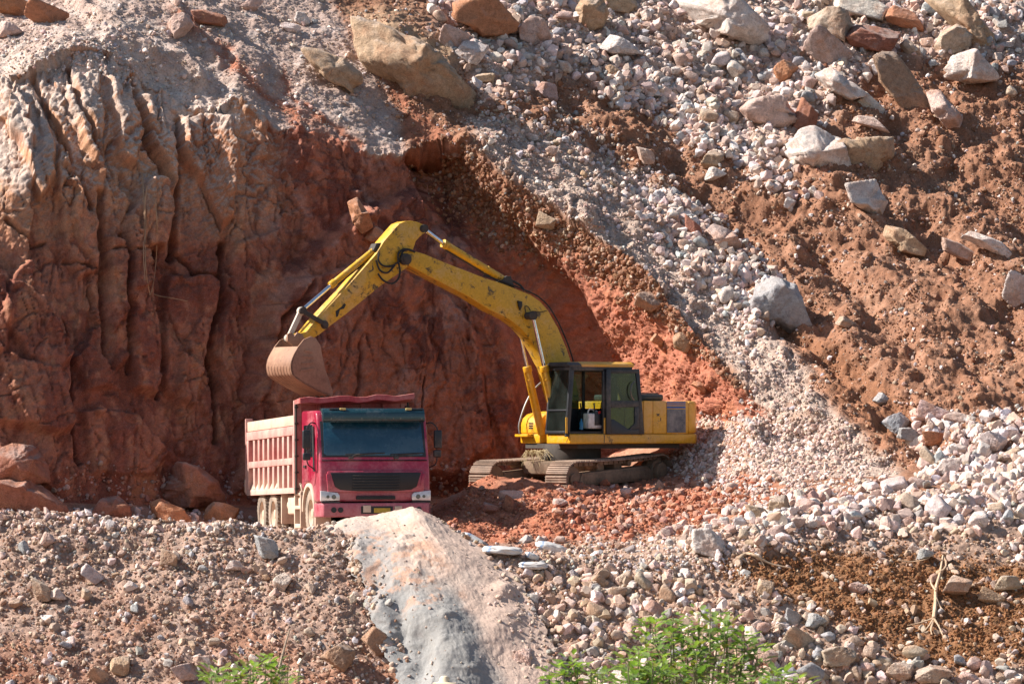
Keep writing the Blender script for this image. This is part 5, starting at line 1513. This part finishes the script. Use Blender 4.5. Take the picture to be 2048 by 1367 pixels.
berm = ip([(1340, 1080), (1480, 1020), (1700, 985), (2100, 920), (2100, 1060), (1850, 1050), (1640, 1075), (1450, 1110)]) + ip([(1830, 840), (2100, 830), (2100, 960), (1860, 960)])
brown = np.clip(mk['slope'] - mk['up_l'] - mk['rub'] * .9 - mk['band'], 0, 1)
clump = sstep(-.25, .35, mk['blot'])
front_yard = ip([(1060, 1105), (1340, 1080), (1500, 1110), (1500, 1150), (1050, 1160)])
scatter('gravel', [
    (mk['rub'], 2300, 8, 24, 2., WHITE, .25), (mk['rub'], 4200, 3, 9, 1.3, WHITE + TAN, .35),
    (chain, 800, 7, 24, 1.8, WHITE, .22), (chain2, 1100, 6, 22, 1.8, WHITE, .22), (mid_s * clump, 800, 4, 15, 2., WHITE + TAN, .3),
    (mk['band'], 9500, 2.2, 6.5, 1.6, PINK, .36), (mk['band'] * clump, 520, 6, 15, 2.2, WHITE, .3),
    (ip([(1390, 850), (1500, 835), (1640, 850), (1760, 970), (1500, 1010), (1330, 930)]), 3600, 4, 13, 1.7, PINK + WHITE[:2], .3),
    (mk['up_l'], 6000, 1.8, 4.5, 1.5, TAN + [(.48, .38, .33)], .38), (mk['up_l'] * clump, 260, 5, 13, 1.8, WHITE, .3),
    (brown * clump, 1900, 3, 11, 2.2, TAN + WHITE, .3),
    (ip([(-50, 40), (250, 90), (330, 200), (200, 140), (40, 130)]), 500, 3, 9, 1.6, WHITE, .3)])
scatter('bank_stones', [
    (mk['nl'], 3200, 3, 10, 1.6, TAN, .36), (mk['nl'] * sstep(1250, 1050, qy_), 1600, 3, 10, 1.6, TAN, .34), (mk['nl'] * clump, 620, 8, 22, 2., TAN + WHITE, .3),
    (mk['nr'] * (1 - mk['br']) * clump, 1900, 4, 24, 2.4, TAN + WHITE[:3], .26), (mk['nr'] * (1 - mk['br']), 1800, 3, 10, 1.6, TAN, .34), (mk['br'] * clump, 300, 5, 20, 1.8, TAN, .3),
    (ip([(1060, 1150), (1300, 1130), (1560, 1240), (1700, 1300), (2080, 1350), (2080, 1380), (1080, 1380)]), 750, 7, 32, 2.0, TAN + WHITE[:3], .26),
    (berm, 1100, 9, 32, 1.8, WHITE, .22), (berm, 1200, 4, 12, 1.5, WHITE, .3), (front_yard, 800, 4, 12, 1.8, WHITE + TAN, .3),
    (ip([(-50, 1000), (300, 1010), (620, 1050), (620, 1075), (-50, 1050)], 10), 700, 5, 17, 1.8, WHITE, .25)])
scatter('mound_stones', [
    (mk['mound'], 1300, 3, 14, 2.4, REDP, .36), (mk['mound'] * ip([(1120, 980), (1560, 960), (1560, 1060), (1100, 1110)]), 800, 5, 20, 2.0, REDP + WHITE[2:3], .3),
    (mk['wall'] * ip([(-50, 950), (1000, 930), (1000, 1030), (-50, 1040)]), 900, 3, 12, 1.8, [(.36, .18, .13), (.42, .3, .26)], .3)])
scatter('soil_clods', [
    (brown * clump, 15000, 2, 7, 2.0, BROWN, .42), (brown, 9000, 1.8, 5, 1.6, BROWN + TAN[:1], .4), (brown * clump, 900, 6, 14, 2., BROWN, .4), (mk['br'], 7000, 2.5, 9, 2.0, DARKB, .4), (mk['crum'], 3600, 3, 12, 1.8, BROWN, .38), (mk['crum'], 450, 4, 11, 1.8, TAN, .3),
    (mk['nl'], 9000, 2.5, 8, 1.6, [(.33, .22, .165), (.34, .19, .125), (.37, .26, .2), (.28, .16, .11)], .42), (mk['nr'] * (1 - mk['br']), 4500, 2.5, 9, 1.6, [(.34, .21, .14), (.30, .16, .09)], .4),
    (mk['earth'] * ip([(1180, 560), (1320, 620), (1500, 800), (1380, 860), (1200, 760)]), 900, 3, 9, 2., REDP[:2], .4), (mk['mound'], 4500, 2.5, 8, 1.6, [(.35, .14, .08), (.38, .17, .10)], .4)])
# ------------------------------------------------------------------ sand heap spilling over the edge
def sand_heap():
    rows = [
        [(600, 1068, 79.2), (690, 1070, 79.5), (830, 1060, 79.6), (905, 1072, 79.4)],
        [(618, 1064, 75.9), (722, 1036, 76.3), (826, 1013, 76.2), (866, 1030, 76.6)],
        [(690, 1100, 74.75), (790, 1092, 74.35), (880, 1085, 74.4), (1010, 1124, 74.75)],
        [(728, 1180, 73.7), (830, 1184, 73.2), (938, 1182, 73.42), (1068, 1195, 73.75)],
        [(768, 1280, 72.6), (870, 1287, 72.05), (992, 1290, 72.38), (1108, 1290, 72.75)],
        [(802, 1400, 71.45), (900, 1402, 70.95), (1035, 1400, 71.25), (1150, 1400, 71.6)],
        [(830, 1520, 70.2), (920, 1530, 70.0), (1060, 1530, 70.0), (1190, 1520, 70.4)],
    ]
    K = np.array([[at(*p)[:] for p in r_] for r_ in rows])
    n1, n2 = 330, 300
    def interp(A, t, cw=.55):
        """monotone-ish smooth interpolation along axis 0"""
        m = len(A) - 1
        k = np.clip(np.floor(t * m).astype(int), 0, m - 1); f = t * m - k
        pad = np.concatenate([2 * A[:1] - A[1:2], A, 2 * A[-1:] - A[-2:-1]])
        a, b, c, d = pad[k], pad[k + 1], pad[k + 2], pad[k + 3]
        f = f.reshape(-1, *([1] * (A.ndim - 1)))
        cr = .5 * ((2 * b) + (c - a) * f + (2 * a - 5 * b + 4 * c - d) * f ** 2 + (3 * b - a - 3 * c + d) * f ** 3)
        li = b * (1 - f) + c * f
        return cw * cr + (1 - cw) * li
    A = interp(K, np.linspace(0, 1, n1))                        # n1 x 4 x 3
    t2 = np.linspace(0, 1, n2)
    S = interp(np.swapaxes(A, 0, 1), t2, .2)                        # n2 x n1 x 3
    S = np.swapaxes(S, 0, 1)
    N_ = grid_normals(S)
    V = S.reshape(-1, 3); nn = N_.reshape(-1, 3)
    sgn = np.sign(-(nn[:, 1])); nn = nn * np.where(sgn == 0, 1, sgn)[:, None]
    x, y = project(V)
    u = np.tile(t2, n1); v_ = np.repeat(np.linspace(0, 1, n1), n2)
    edgef = np.clip(np.minimum(u, 1 - u) * 8, .15, 1)
    chute = sstep(.62, .5, u) * sstep(.16, .3, v_)
    d = .045 * fbm(V, .8, 3, .5, 3.) + .02 * fbm(V, 3.2, 4, .55, 13.) + .010 * fbm(V, 12, 3, .6, 23.)
    d += .022 * np.abs(fbm(V, 4.5, 3, .6, 29.)) + chute * (.05 * fbm(V * np.array([1, 1, .4]), 1.7, 3, .55, 33.) + .05 * sstep(.1, .5, pn(V, 3.0, 43.)))
    # the scooped hollow low in the chute and lumps along its left lip
    for (a, b_, rx, ry, hgt) in ((842, 1305, 30, 58, -.26), (870, 1240, 60, 30, .16), (905, 1330, 60, 80, .18), (720, 1130, 20, 50, .16), (765, 1230, 18, 40, .14), (700, 1045, 40, 12, .06), (800, 1270, 16, 60, -.2),
                                 (1010, 1180, 30, 14, .12), (1000, 1250, 40, 40, .12), (830, 1040, 24, 14, .06)):
        d += hgt * np.exp(-(((x - a) / rx) ** 2 + ((y - b_) / ry) ** 2) ** 1.3)
    V = V + nn * (d * edgef)[:, None]
    V[:, 0] += (.30 * fbm(V, 1.3, 4, .6, 81.) * sstep(.30, 0, u) + .22 * fbm(V, 1.3, 4, .6, 83.) * sstep(.75, 1, u)) * sstep(.12, .25, v_)
    C_ = np.empty((len(V), 3)); C_[:] = (.52, .395, .32)
    def pt(m, c):
        nonlocal C_
        C_ = C_ * (1 - m[:, None]) + np.array(c)[None] * m[:, None]
    w1 = fbm(V, 1.1, 4, .6, 50.); w2 = fbm(V, 2.6, 4, .65, 57.)
    pt(sstep(.0, .5, w1) * .5, (.55, .455, .38))
    pt(sstep(1130, 1210, y + 40 * w1) * sstep(.66, .52, u + .06 * w1), (.275, .27, .255))
    pt(sstep(.45, .25, u + .1 * w1) * sstep(.12, .3, v_) * .8, (.265, .268, .262))
    org = sstep(.02, .3, w2) * sstep(.7, .55, u) * sstep(1040, 1080, y) * sstep(1240, 1190, y)
    pt(org * .65, (.50, .285, .185))
    pt(sstep(.25, .5, fbm(V, 3.5, 4, .65, 70.)) * chute * .6, (.26, .25, .24))
    pt(sstep(.70, .80, u) * .6, (.49, .365, .295))
    ii_ = np.arange(n1 * n2).reshape(n1, n2)
    q = np.stack([ii_[:-1, :-1], ii_[:-1, 1:], ii_[1:, 1:], ii_[1:, :-1]], -1).reshape(-1, 4)
    o = mesh_from('sand_heap_ground', V, q, None, earth_mat('sand', vary=.14, bumps=((16, .45, .04), (80, .6, .014)), speck=.15), True, C_)
    tag(o, kind='structure')
    S3 = V.reshape(n1, n2, 3); N3 = grid_normals(S3)
    N3 *= np.where(N3[:, :, 1:2] > 0, -1, 1)
    ar = np.linalg.norm(np.cross(np.gradient(S3, axis=1), np.gradient(S3, axis=0)), axis=2).ravel()
    lip = (sstep(.24, .0, u) ** 1.5 + .7 * sstep(.88, 1.0, u)) * sstep(-.3, .3, fbm(V, 1.6, 3, .6, 85.))
    scatter('sand_crumbs', [
        (chute + .25, 260, 2.5, 9, 2.4, [(.36, .33, .29), (.46, .38, .32), (.44, .35, .28)], .5),
        (lip, 520, 3, 18, 2.4, TAN + [(.36, .33, .30), (.31, .19, .125)], .38),
        (sstep(.7, .8, u) * sstep(.3, .6, v_), 160, 3, 12, 2., [(.52, .41, .34), (.46, .36, .30)], .4)], (V, N3.reshape(-1, 3), ar))
    return o
sand_heap()

# ------------------------------------------------------------------ crumpled sacks beside the sand
def sack_mat():
    m, nt, b = new_mat('woven_sack')
    tc = nt.nodes.new('ShaderNodeTexCoord')
    n = noise(nt, tc.outputs['Object'], 4, 5, .6)
    sp = nt.nodes.new('ShaderNodeSeparateXYZ'); nt.links.new(tc.outputs['Generated'], sp.inputs[0])
    ad = node(nt, 'ShaderNodeMath', operation='MULTIPLY_ADD'); nt.links.new(n, ad.inputs[0]); ad.inputs[1].default_value = .5; nt.links.new(sp.outputs[0], ad.inputs[2])
    blue = ramp(nt, ad.outputs[0], [(.36, .0), (.40, .75), (.46, .75), (.50, 0)])
    c = mixc(nt, blue, mixc(nt, ramp(nt, n, [(.35, 0), (.7, .7)]), (.60, .62, .62), (.40, .34, .29)), (.05, .16, .34))
    nt.links.new(c, b.inputs['Base Color']); b.inputs['Roughness'].default_value = .55
    return m
M_SACK = sack_mat()
def sack(px_, py_, w, h, rot, seed, label):
    p, n = surf(px_, py_)
    s = p.y / FPX
    v = V4.copy(); r_ = np.random.RandomState(seed)
    v = np.sign(v) * np.abs(v) ** .75
    k = seed * 2.3
    d = .20 * fbm(v + k, 1.3, 3, .6) + .16 * (np.abs(pn(v + k, 2.2)) ** .7 - .3) + .05 * fbm(v + k, 6, 3, .6)
    v = v * (1 + d)[:, None]
    o = mesh_from('empty_sack', v * np.array([w * s / 2, w * s * .36, h * s / 2]), None, T4, M_SACK, True)
    o.location = p + Vector((0, -w * s * .16, h * s * .30)); o.rotation_euler = (0, R(rot), R(r_.uniform(-20, 20)))
    return tag(o, label, 'sack')
sack(952, 1086, 62, 15, 30, 1, 'white sack strip against the right flank of the sand heap')
sack(1003, 1102, 78, 17, 4, 2, 'flattened white sack with blue print, right of the strip at the sand')
sack(1106, 1100, 66, 20, 14, 3, 'crumpled white sack farthest from the sand heap')
sack(1063, 1114, 30, 13, 20, 4, 'smallest sack, blue banded, between the flat and the crumpled one')
sack(1070, 1130, 58, 15, 2, 5, 'blue-ended white sack lying nearest the camera among pale stones')

# ------------------------------------------------------------------ dry roots, vines and grass
M_ROOT = paint_mat('dry_root', (.46, .32, .20), (.60, .47, .33), .4, .8, scale=3)
def on_ground(pts, lift):
    out = []
    for a, b_ in pts:
        p, n = surf(a, b_); out.append(at(a, b_, p.y - lift))
    return out
t = MB()
t.tube(spline(on_ground([(1886, 1110), (1880, 1145), (1872, 1175), (1871, 1205), (1868, 1235)], .14), 26), .020, 7, .045)
for br_ in ([(1868, 1235), (1858, 1250), (1848, 1262)], [(1869, 1237), (1878, 1252), (1886, 1270)], [(1868, 1235), (1845, 1243), (1815, 1250)], [(1872, 1195), (1880, 1212), (1890, 1222)], [(1872, 1180), (1862, 1165), (1864, 1150)],
            [(1880, 1145), (1892, 1130), (1888, 1112)], [(1866, 1242), (1862, 1258), (1864, 1268)]):
    t.tube(spline(on_ground(br_, .14), 10), .024, 6, .008)
tag(t.build('dry_root', M_ROOT), 'pale forked dry root hanging down the brown soil bank', 'root')
t = MB(); t.tube(spline(on_ground([(1476, 1118), (1490, 1107), (1510, 1110), (1540, 1126), (1580, 1135)], .125), 22), .04, 7, .014)
t.tube(spline(on_ground([(1500, 1108), (1520, 1118), (1528, 1130)], .1), 8), .02, 6, .008)
tag(t.build('dry_root', M_ROOT), 'brown curved root lying on the stony left end of the brown bank', 'root')
t = MB(); t.tube(spline(on_ground([(1795, 1120), (1825, 1122), (1850, 1118), (1866, 1110)], .12), 14), .012, 6, .008)
tag(t.build('dry_root', M_ROOT), 'thin pale root arching on top of the brown soil bank', 'root')
M_VINE = paint_mat('dry_vine', (.34, .20, .11), (.46, .30, .18), .4, .85, scale=3)
for pts, lab in (([(284, 345), (288, 400), (290, 470), (292, 540), (300, 590)], 'longest dry vine hanging down the lit rock pillar on the left'),
                 ([(294, 372), (290, 410), (292, 450), (287, 500), (290, 560)], 'dry vine just right of the longest one on the rock pillar'),
                 ([(311, 400), (314, 450), (312, 520), (306, 570), (300, 590)], 'thin dry vine right of the other vines on the rock pillar'),
                 ([(300, 585), (320, 592), (345, 596), (375, 602)], 'dry twig sticking out sideways below the hanging vines')):
    t = MB(); t.tube(spline(on_ground(pts, .125), 24), .017, 6, .010)
    tag(t.build('dry_vine', M_VINE), lab, 'vine')
M_STRAW = plain_mat('straw', (.45, .36, .20), .8)
g = MB(); rg = random.Random(5)
base = EXC.matrix_world if False else None
gp = at(1068, 907, 87.2)
for k in range(60):
    a = rg.uniform(0, 6.28); r0 = rg.uniform(0, .17)
    b0 = gp + Vector((r0 * math.cos(a) * 1.3, r0 * math.sin(a) * .6, rg.uniform(-.02, .05)))
    dx = rg.uniform(-.28, .28)
    g.tube([b0, b0 + Vector((dx * .5, -.12, .06)), b0 + Vector((dx, -.22 - rg.uniform(0, .1), rg.uniform(-.32, .06)))], .008, 4, .004)
tag(g.build('grass_tuft', M_STRAW), 'dry grass tuft caught on top of the far digger track', 'grass tuft')

# ------------------------------------------------------------------ white jug and bottle in the open cab
def in_cab(o): o.parent = None; return o
XW = Matrix.Translation(EX_O) @ Matrix.Rotation(R(213), 4, 'Z')
j = MB(XW); j.box((.12, 1.02, 1.70), (.40, .24, .36)).cyl((.02, 1.02, 1.88), (.02, 1.02, 1.95), .035, n=12)
jo = j.build('jerrycan', M_WHITE, None, .05, 3); tag(jo, 'white plastic can standing in the open doorway of the digger cab', 'can')
h_ = MB(XW); h_.tube(spline([(.08, 1.02, 1.88), (.1, 1.02, 1.96), (.22, 1.02, 1.97), (.26, 1.02, 1.88)], 10), .018, 6); h_.build('handle', M_WHITE, jo)
b = MB(XW); b.lathe([(0, 0), (0, .045), (.16, .045), (.21, .018), (.25, .018), (.25, 0)], (.46, 1.05, 1.50), (0, 0, 1), 14)
bo_ = b.build('water_bottle', plain_mat('blue_bottle', (.02, .16, .32), .25)); tag(bo_, 'small blue bottle on the floor of the digger cab', 'bottle')
c_ = MB(XW); c_.box((.02, 1.14, 1.90), (.07, .03, .06), Euler((0, .3, 0)))
c_.build('cap', plain_mat('red_cap', (.5, .03, .03), .5), jo)
for o in (jo, bo_):
    pass

# ------------------------------------------------------------------ shrubs close to the camera
def leaf_mat():
    m, nt, b = new_mat('shrub_leaf')
    at_ = nt.nodes.new('ShaderNodeAttribute'); at_.attribute_name = 'Col'
    geo = nt.nodes.new('ShaderNodeNewGeometry')
    c = mixc(nt, 1.0, at_.outputs['Color'], ramp(nt, noise(nt, geo.outputs['Position'], 40, 3, .6), [(.3, .8), (.7, 1.15)]), 'MULTIPLY')
    nt.links.new(c, b.inputs['Base Color']); b.inputs['Roughness'].default_value = .42
    tr = nt.nodes.new('ShaderNodeBsdfTranslucent'); nt.links.new(mixc(nt, 1.0, c, (1.5, 1.7, .6), 'MULTIPLY'), tr.inputs[0])
    mx = nt.nodes.new('ShaderNodeMixShader'); mx.inputs[0].default_value = .38
    out = [n for n in nt.nodes if n.type == 'OUTPUT_MATERIAL'][0]
    nt.links.new(b.outputs[0], mx.inputs[1]); nt.links.new(tr.outputs[0], mx.inputs[2]); nt.links.new(mx.outputs[0], out.inputs[0])
    return m
M_LEAF = leaf_mat()
M_STEM = paint_mat('green_stem', (.13, .16, .05), (.22, .18, .125), .4, .7, scale=4)
def shrub(shoots, Y, seed, label, leaf=.085, n_=26):
    """shoots: (px, py) tips of the twigs; leaves in loose whorls along each"""
    r_ = random.Random(seed)
    mean = sum(p[0] for p in shoots) / len(shoots)
    base = at(mean, 0, Y); gz = -1.1 - (Y - 30) * .11
    root = empty('shrub', (base.x, Y, gz))
    tag(root, label, 'shrub', None)
    tr = MB(); Vl, Tl, Cl = [], [], []
    for (a, b_) in shoots:
        yy = Y + r_.uniform(-.45, .45)
        tip = at(a, b_, yy)
        L = r_.uniform(.5, .8)
        mid_ = Vector((base.x + (tip.x - base.x) * .75 + r_.uniform(-.04, .04), Y + (yy - Y) * .6, tip.z - L))
        path = spline([Vector((base.x + r_.uniform(-.05, .05), Y + r_.uniform(-.05, .05), gz)), mid_, tip - Vector((0, 0, .18)), tip], 22)
        tr.tube([q - Vector((base.x, Y, gz)) for q in path], .014, 5, .003)
        for k in range(n_):
            t_ = 1 - (k / n_) ** 1.1 * .58
            q = path[min(int(t_ * 22), 21)].lerp(path[min(int(t_ * 22) + 1, 22)], t_ * 22 - int(t_ * 22))
            az = k * 2.4 + r_.uniform(-.4, .4); up = r_.uniform(-.15, .85)
            d_ = Vector((math.cos(az), math.sin(az), up)).normalized()
            side = d_.cross(Vector((0, 0, 1))).normalized(); nrm = side.cross(d_)
            ln = leaf * r_.uniform(.7, 1.3) * (1.1 - .45 * (1 - k / n_)); wd = ln * r_.uniform(.46, .62)
            st = q + d_ * r_.uniform(.0, .125)
            droop = r_.uniform(-.25, .05)
            i0 = len(Vl)
            for (f, w_, up_) in ((0, 0, 0), (.3, .42, .05), (.3, 0, -.03), (.3, -.42, .05), (.68, .40, .03), (.68, 0, -.05), (.68, -.40, .03), (1, 0, droop)):
                v = st + d_ * (f * ln) + side * (w_ * wd) + nrm * (up_ * ln * 1.0 + droop * f * f * ln * .4)
                Vl.append((v - Vector((base.x, Y, gz)))[:])
            Tl += [(i0 + a_, i0 + b2, i0 + c2) for a_, b2, c2 in ((0, 2, 1), (0, 3, 2), (1, 2, 5), (1, 5, 4), (2, 3, 6), (2, 6, 5), (4, 5, 7), (5, 6, 7))]
            young = max(0, 1 - k / 26) * r_.uniform(.4, 1)
            g0 = Vector((.085, .16, .04)).lerp(Vector((.27, .36, .10)), young) * r_.uniform(.75, 1.25)
            if r_.random() < .12: g0 = Vector((.24, .24, .06)).lerp(Vector((.10, .10, .03)), r_.random())
            Cl += [g0[:]] * 8
    tr.build('stem', M_STEM, root)
    fo = mesh_from('foliage', np.array(Vl), None, np.array(Tl), M_LEAF, True, np.array(Cl), root)
    return root
rb = random.Random(3)
def tips(x0, x1, top, n, jit=22):
    """top: list of (px, py) giving the crown's upper outline"""
    out = []
    xs = [p[0] for p in top]; ys = [p[1] for p in top]
    for k in range(n):
        x = x0 + (x1 - x0) * (k + rb.random()) / n
        y = float(np.interp(x, xs, ys)) + abs(rb.gauss(0, jit))
        out.append((x, y))
    return out
shrub(tips(1262, 1520, [(1262, 1320), (1300, 1240), (1330, 1198), (1350, 1232), (1405, 1200), (1440, 1206), (1470, 1250), (1520, 1276)], 22, 34), 31, 1, 'largest green shrub, bright leaved, at the bottom edge right of the sand', .125)
shrub(tips(1300, 1480, [(1300, 1320), (1400, 1280), (1480, 1320)], 10, 30), 30.2, 5, 'low dark green shrub in front of the largest green shrub', .125)
shrub(tips(1238, 1320, [(1238, 1325), (1265, 1288), (1320, 1310)], 9, 24), 30, 2, 'small green shrub at the left foot of the largest one', .125)
shrub(tips(1085, 1210, [(1085, 1328), (1110, 1335), (1140, 1308), (1165, 1328), (1195, 1330), (1210, 1345)], 9, 14), 32, 3, 'sparse green shrub at the bottom edge just right of the sand heap', .125)
shrub(tips(1505, 1600, [(1505, 1360), (1535, 1338), (1575, 1340), (1600, 1355)], 7, 8), 30, 4, 'green shrub top showing at the bottom edge, rightmost of all shrubs', .125)
shrub(tips(415, 580, [(415, 1345), (445, 1325), (490, 1338), (535, 1310), (550, 1325), (580, 1355)], 11, 12), 29, 6, 'pale green broad-leaved shrub at the bottom left, beside dry stalks', .12)
M_STALK = plain_mat('dry_stalk', (.42, .33, .25), .8)
for pts, r_, lab in (([(545, 1400), (556, 1345), (570, 1290), (580, 1256)], .012, 'thickest dry stalk leaning right above the lower left shrub'),
                     ([(574, 1400), (575, 1350), (580, 1310)], .006, 'thin upright dry stalk right of the thickest one'),
                     ([(596, 1400), (598, 1345), (603, 1322), (612, 1308)], .010, 'short dry stalk with a bent tip, rightmost of the stalks'),
                     ([(563, 1400), (564, 1345), (563, 1312)], .006, 'thin dry stalk between the thickest one and the upright one')):
    P_ = [at(a, b_, 29.3) for a, b_ in pts]; P_ = [Vector((P_[0].x - .03, 29.3, -1.1))] + P_
    tag(MB().tube(spline(P_, 20), r_, 7, r_ * .6).build('dry_stalk', M_STALK), lab, 'stalk')

# ------------------------------------------------------------------ the worker below the bank, only the hat in view
def worker():
    hat_top = at(889, 1349, 68.9)
    W_ = bpy.data.meshes.new('person')
    b = bmesh.new(); sk = b.verts.layers.skin.verify()
    def chain(pts, parent=None):
        prev = parent
        out = []
        for p, r_ in pts:
            v = b.verts.new(p); v[sk].radius = r_ if hasattr(r_, '__len__') else (r_, r_); v[sk].use_root = False
            if prev: b.edges.new((prev, v))
            prev = v; out.append(v)
        return out
    sp_ = chain([((0, 0, .93), (.16, .11)), ((0, 0, 1.12), (.15, .125)), ((0, 0, 1.32), (.18, .11)), ((0, 0, 1.45), (.10, .08)), ((0, -.01, 1.52), (.055, .055)), ((0, -.02, 1.60), (.075, .09)), ((0, -.01, 1.70), (.078, .095))])
    sp_[0][sk].use_root = True
    chain([((0, -.105, 1.605), .014)], sp_[5])
    for s in (-1, 1):
        chain([((s * .09, 0, .86), .125), ((s * .10, -.02, .48), .058), ((s * .10, .02, .125), .042), ((s * .11, -.12, .04), (.04, .03))], sp_[0])
        a = chain([((s * .18, 0, 1.40), .055), ((s * .23, .02, 1.14), .042), ((s * .23, -.05, .90), .030), ((s * .23, -.07, .82), (.032, .016))], sp_[3])
        for k, (dx, ln) in enumerate(((-.025, .07), (-.008, .125), (.009, .08), (.025, .062))):
            chain([((s * .23 + dx, -.08, .775), .0085), ((s * .23 + dx, -.10, .775 - ln), .007)], a[-1])
        chain([((s * .195, -.10, .815), .010), ((s * .185, -.125, .775), .008)], a[-2])
    b.to_mesh(W_); b.free()
    o = bpy.data.objects.new('person', W_); COL.objects.link(o)
    o.location = Vector((hat_top.x, hat_top.y, hat_top.z - 1.90))
    m, nt, bs = new_mat('worker_clothes')
    tc = nt.nodes.new('ShaderNodeTexCoord'); sx_ = nt.nodes.new('ShaderNodeSeparateXYZ'); nt.links.new(tc.outputs['Object'], sx_.inputs[0])
    mr = nt.nodes.new('ShaderNodeMapRange'); mr.inputs[2].default_value = 1.8; nt.links.new(sx_.outputs[2], mr.inputs[0])
    r_ = ramp(nt, mr.outputs[0], [(0, (.05, .04, .035)), (.06, (.06, .07, .09)), (.52, (.14, .18, .26)), (.815, (.36, .20, .13))]); r_.node.color_ramp.interpolation = 'CONSTANT'
    nt.links.new(r_, bs.inputs['Base Color']); W_.materials.append(m)
    md = o.modifiers.new('skin', 'SKIN'); md.use_smooth_shade = True
    o.modifiers.new('sub', 'SUBSURF').levels = 2; o.modifiers['sub'].render_levels = 2
    tag(o, 'worker in a straw hat, only the hat showing at the bottom edge below the sand', 'person')
    h = MB(); h.lathe([(.0, .0), (.006, .215), (.014, .215), (.028, .12), (.05, .098), (.10, .088), (.135, .06), (.145, 0)], (0, -.01, 1.745), (0, 0, 1), 36)
    m2, nt2, b2 = new_mat('straw_hat')
    tc2 = nt2.nodes.new('ShaderNodeTexCoord'); n_ = noise(nt2, tc2.outputs['Object'], 60, 3, .6)
    nt2.links.new(mixc(nt2, 1.0, (.70, .60, .42), ramp(nt2, n_, [(.3, .8), (.7, 1.15)]), 'MULTIPLY'), b2.inputs['Base Color']); b2.inputs['Roughness'].default_value = .8
    h.build('straw_hat', m2, o)
    return o
worker()
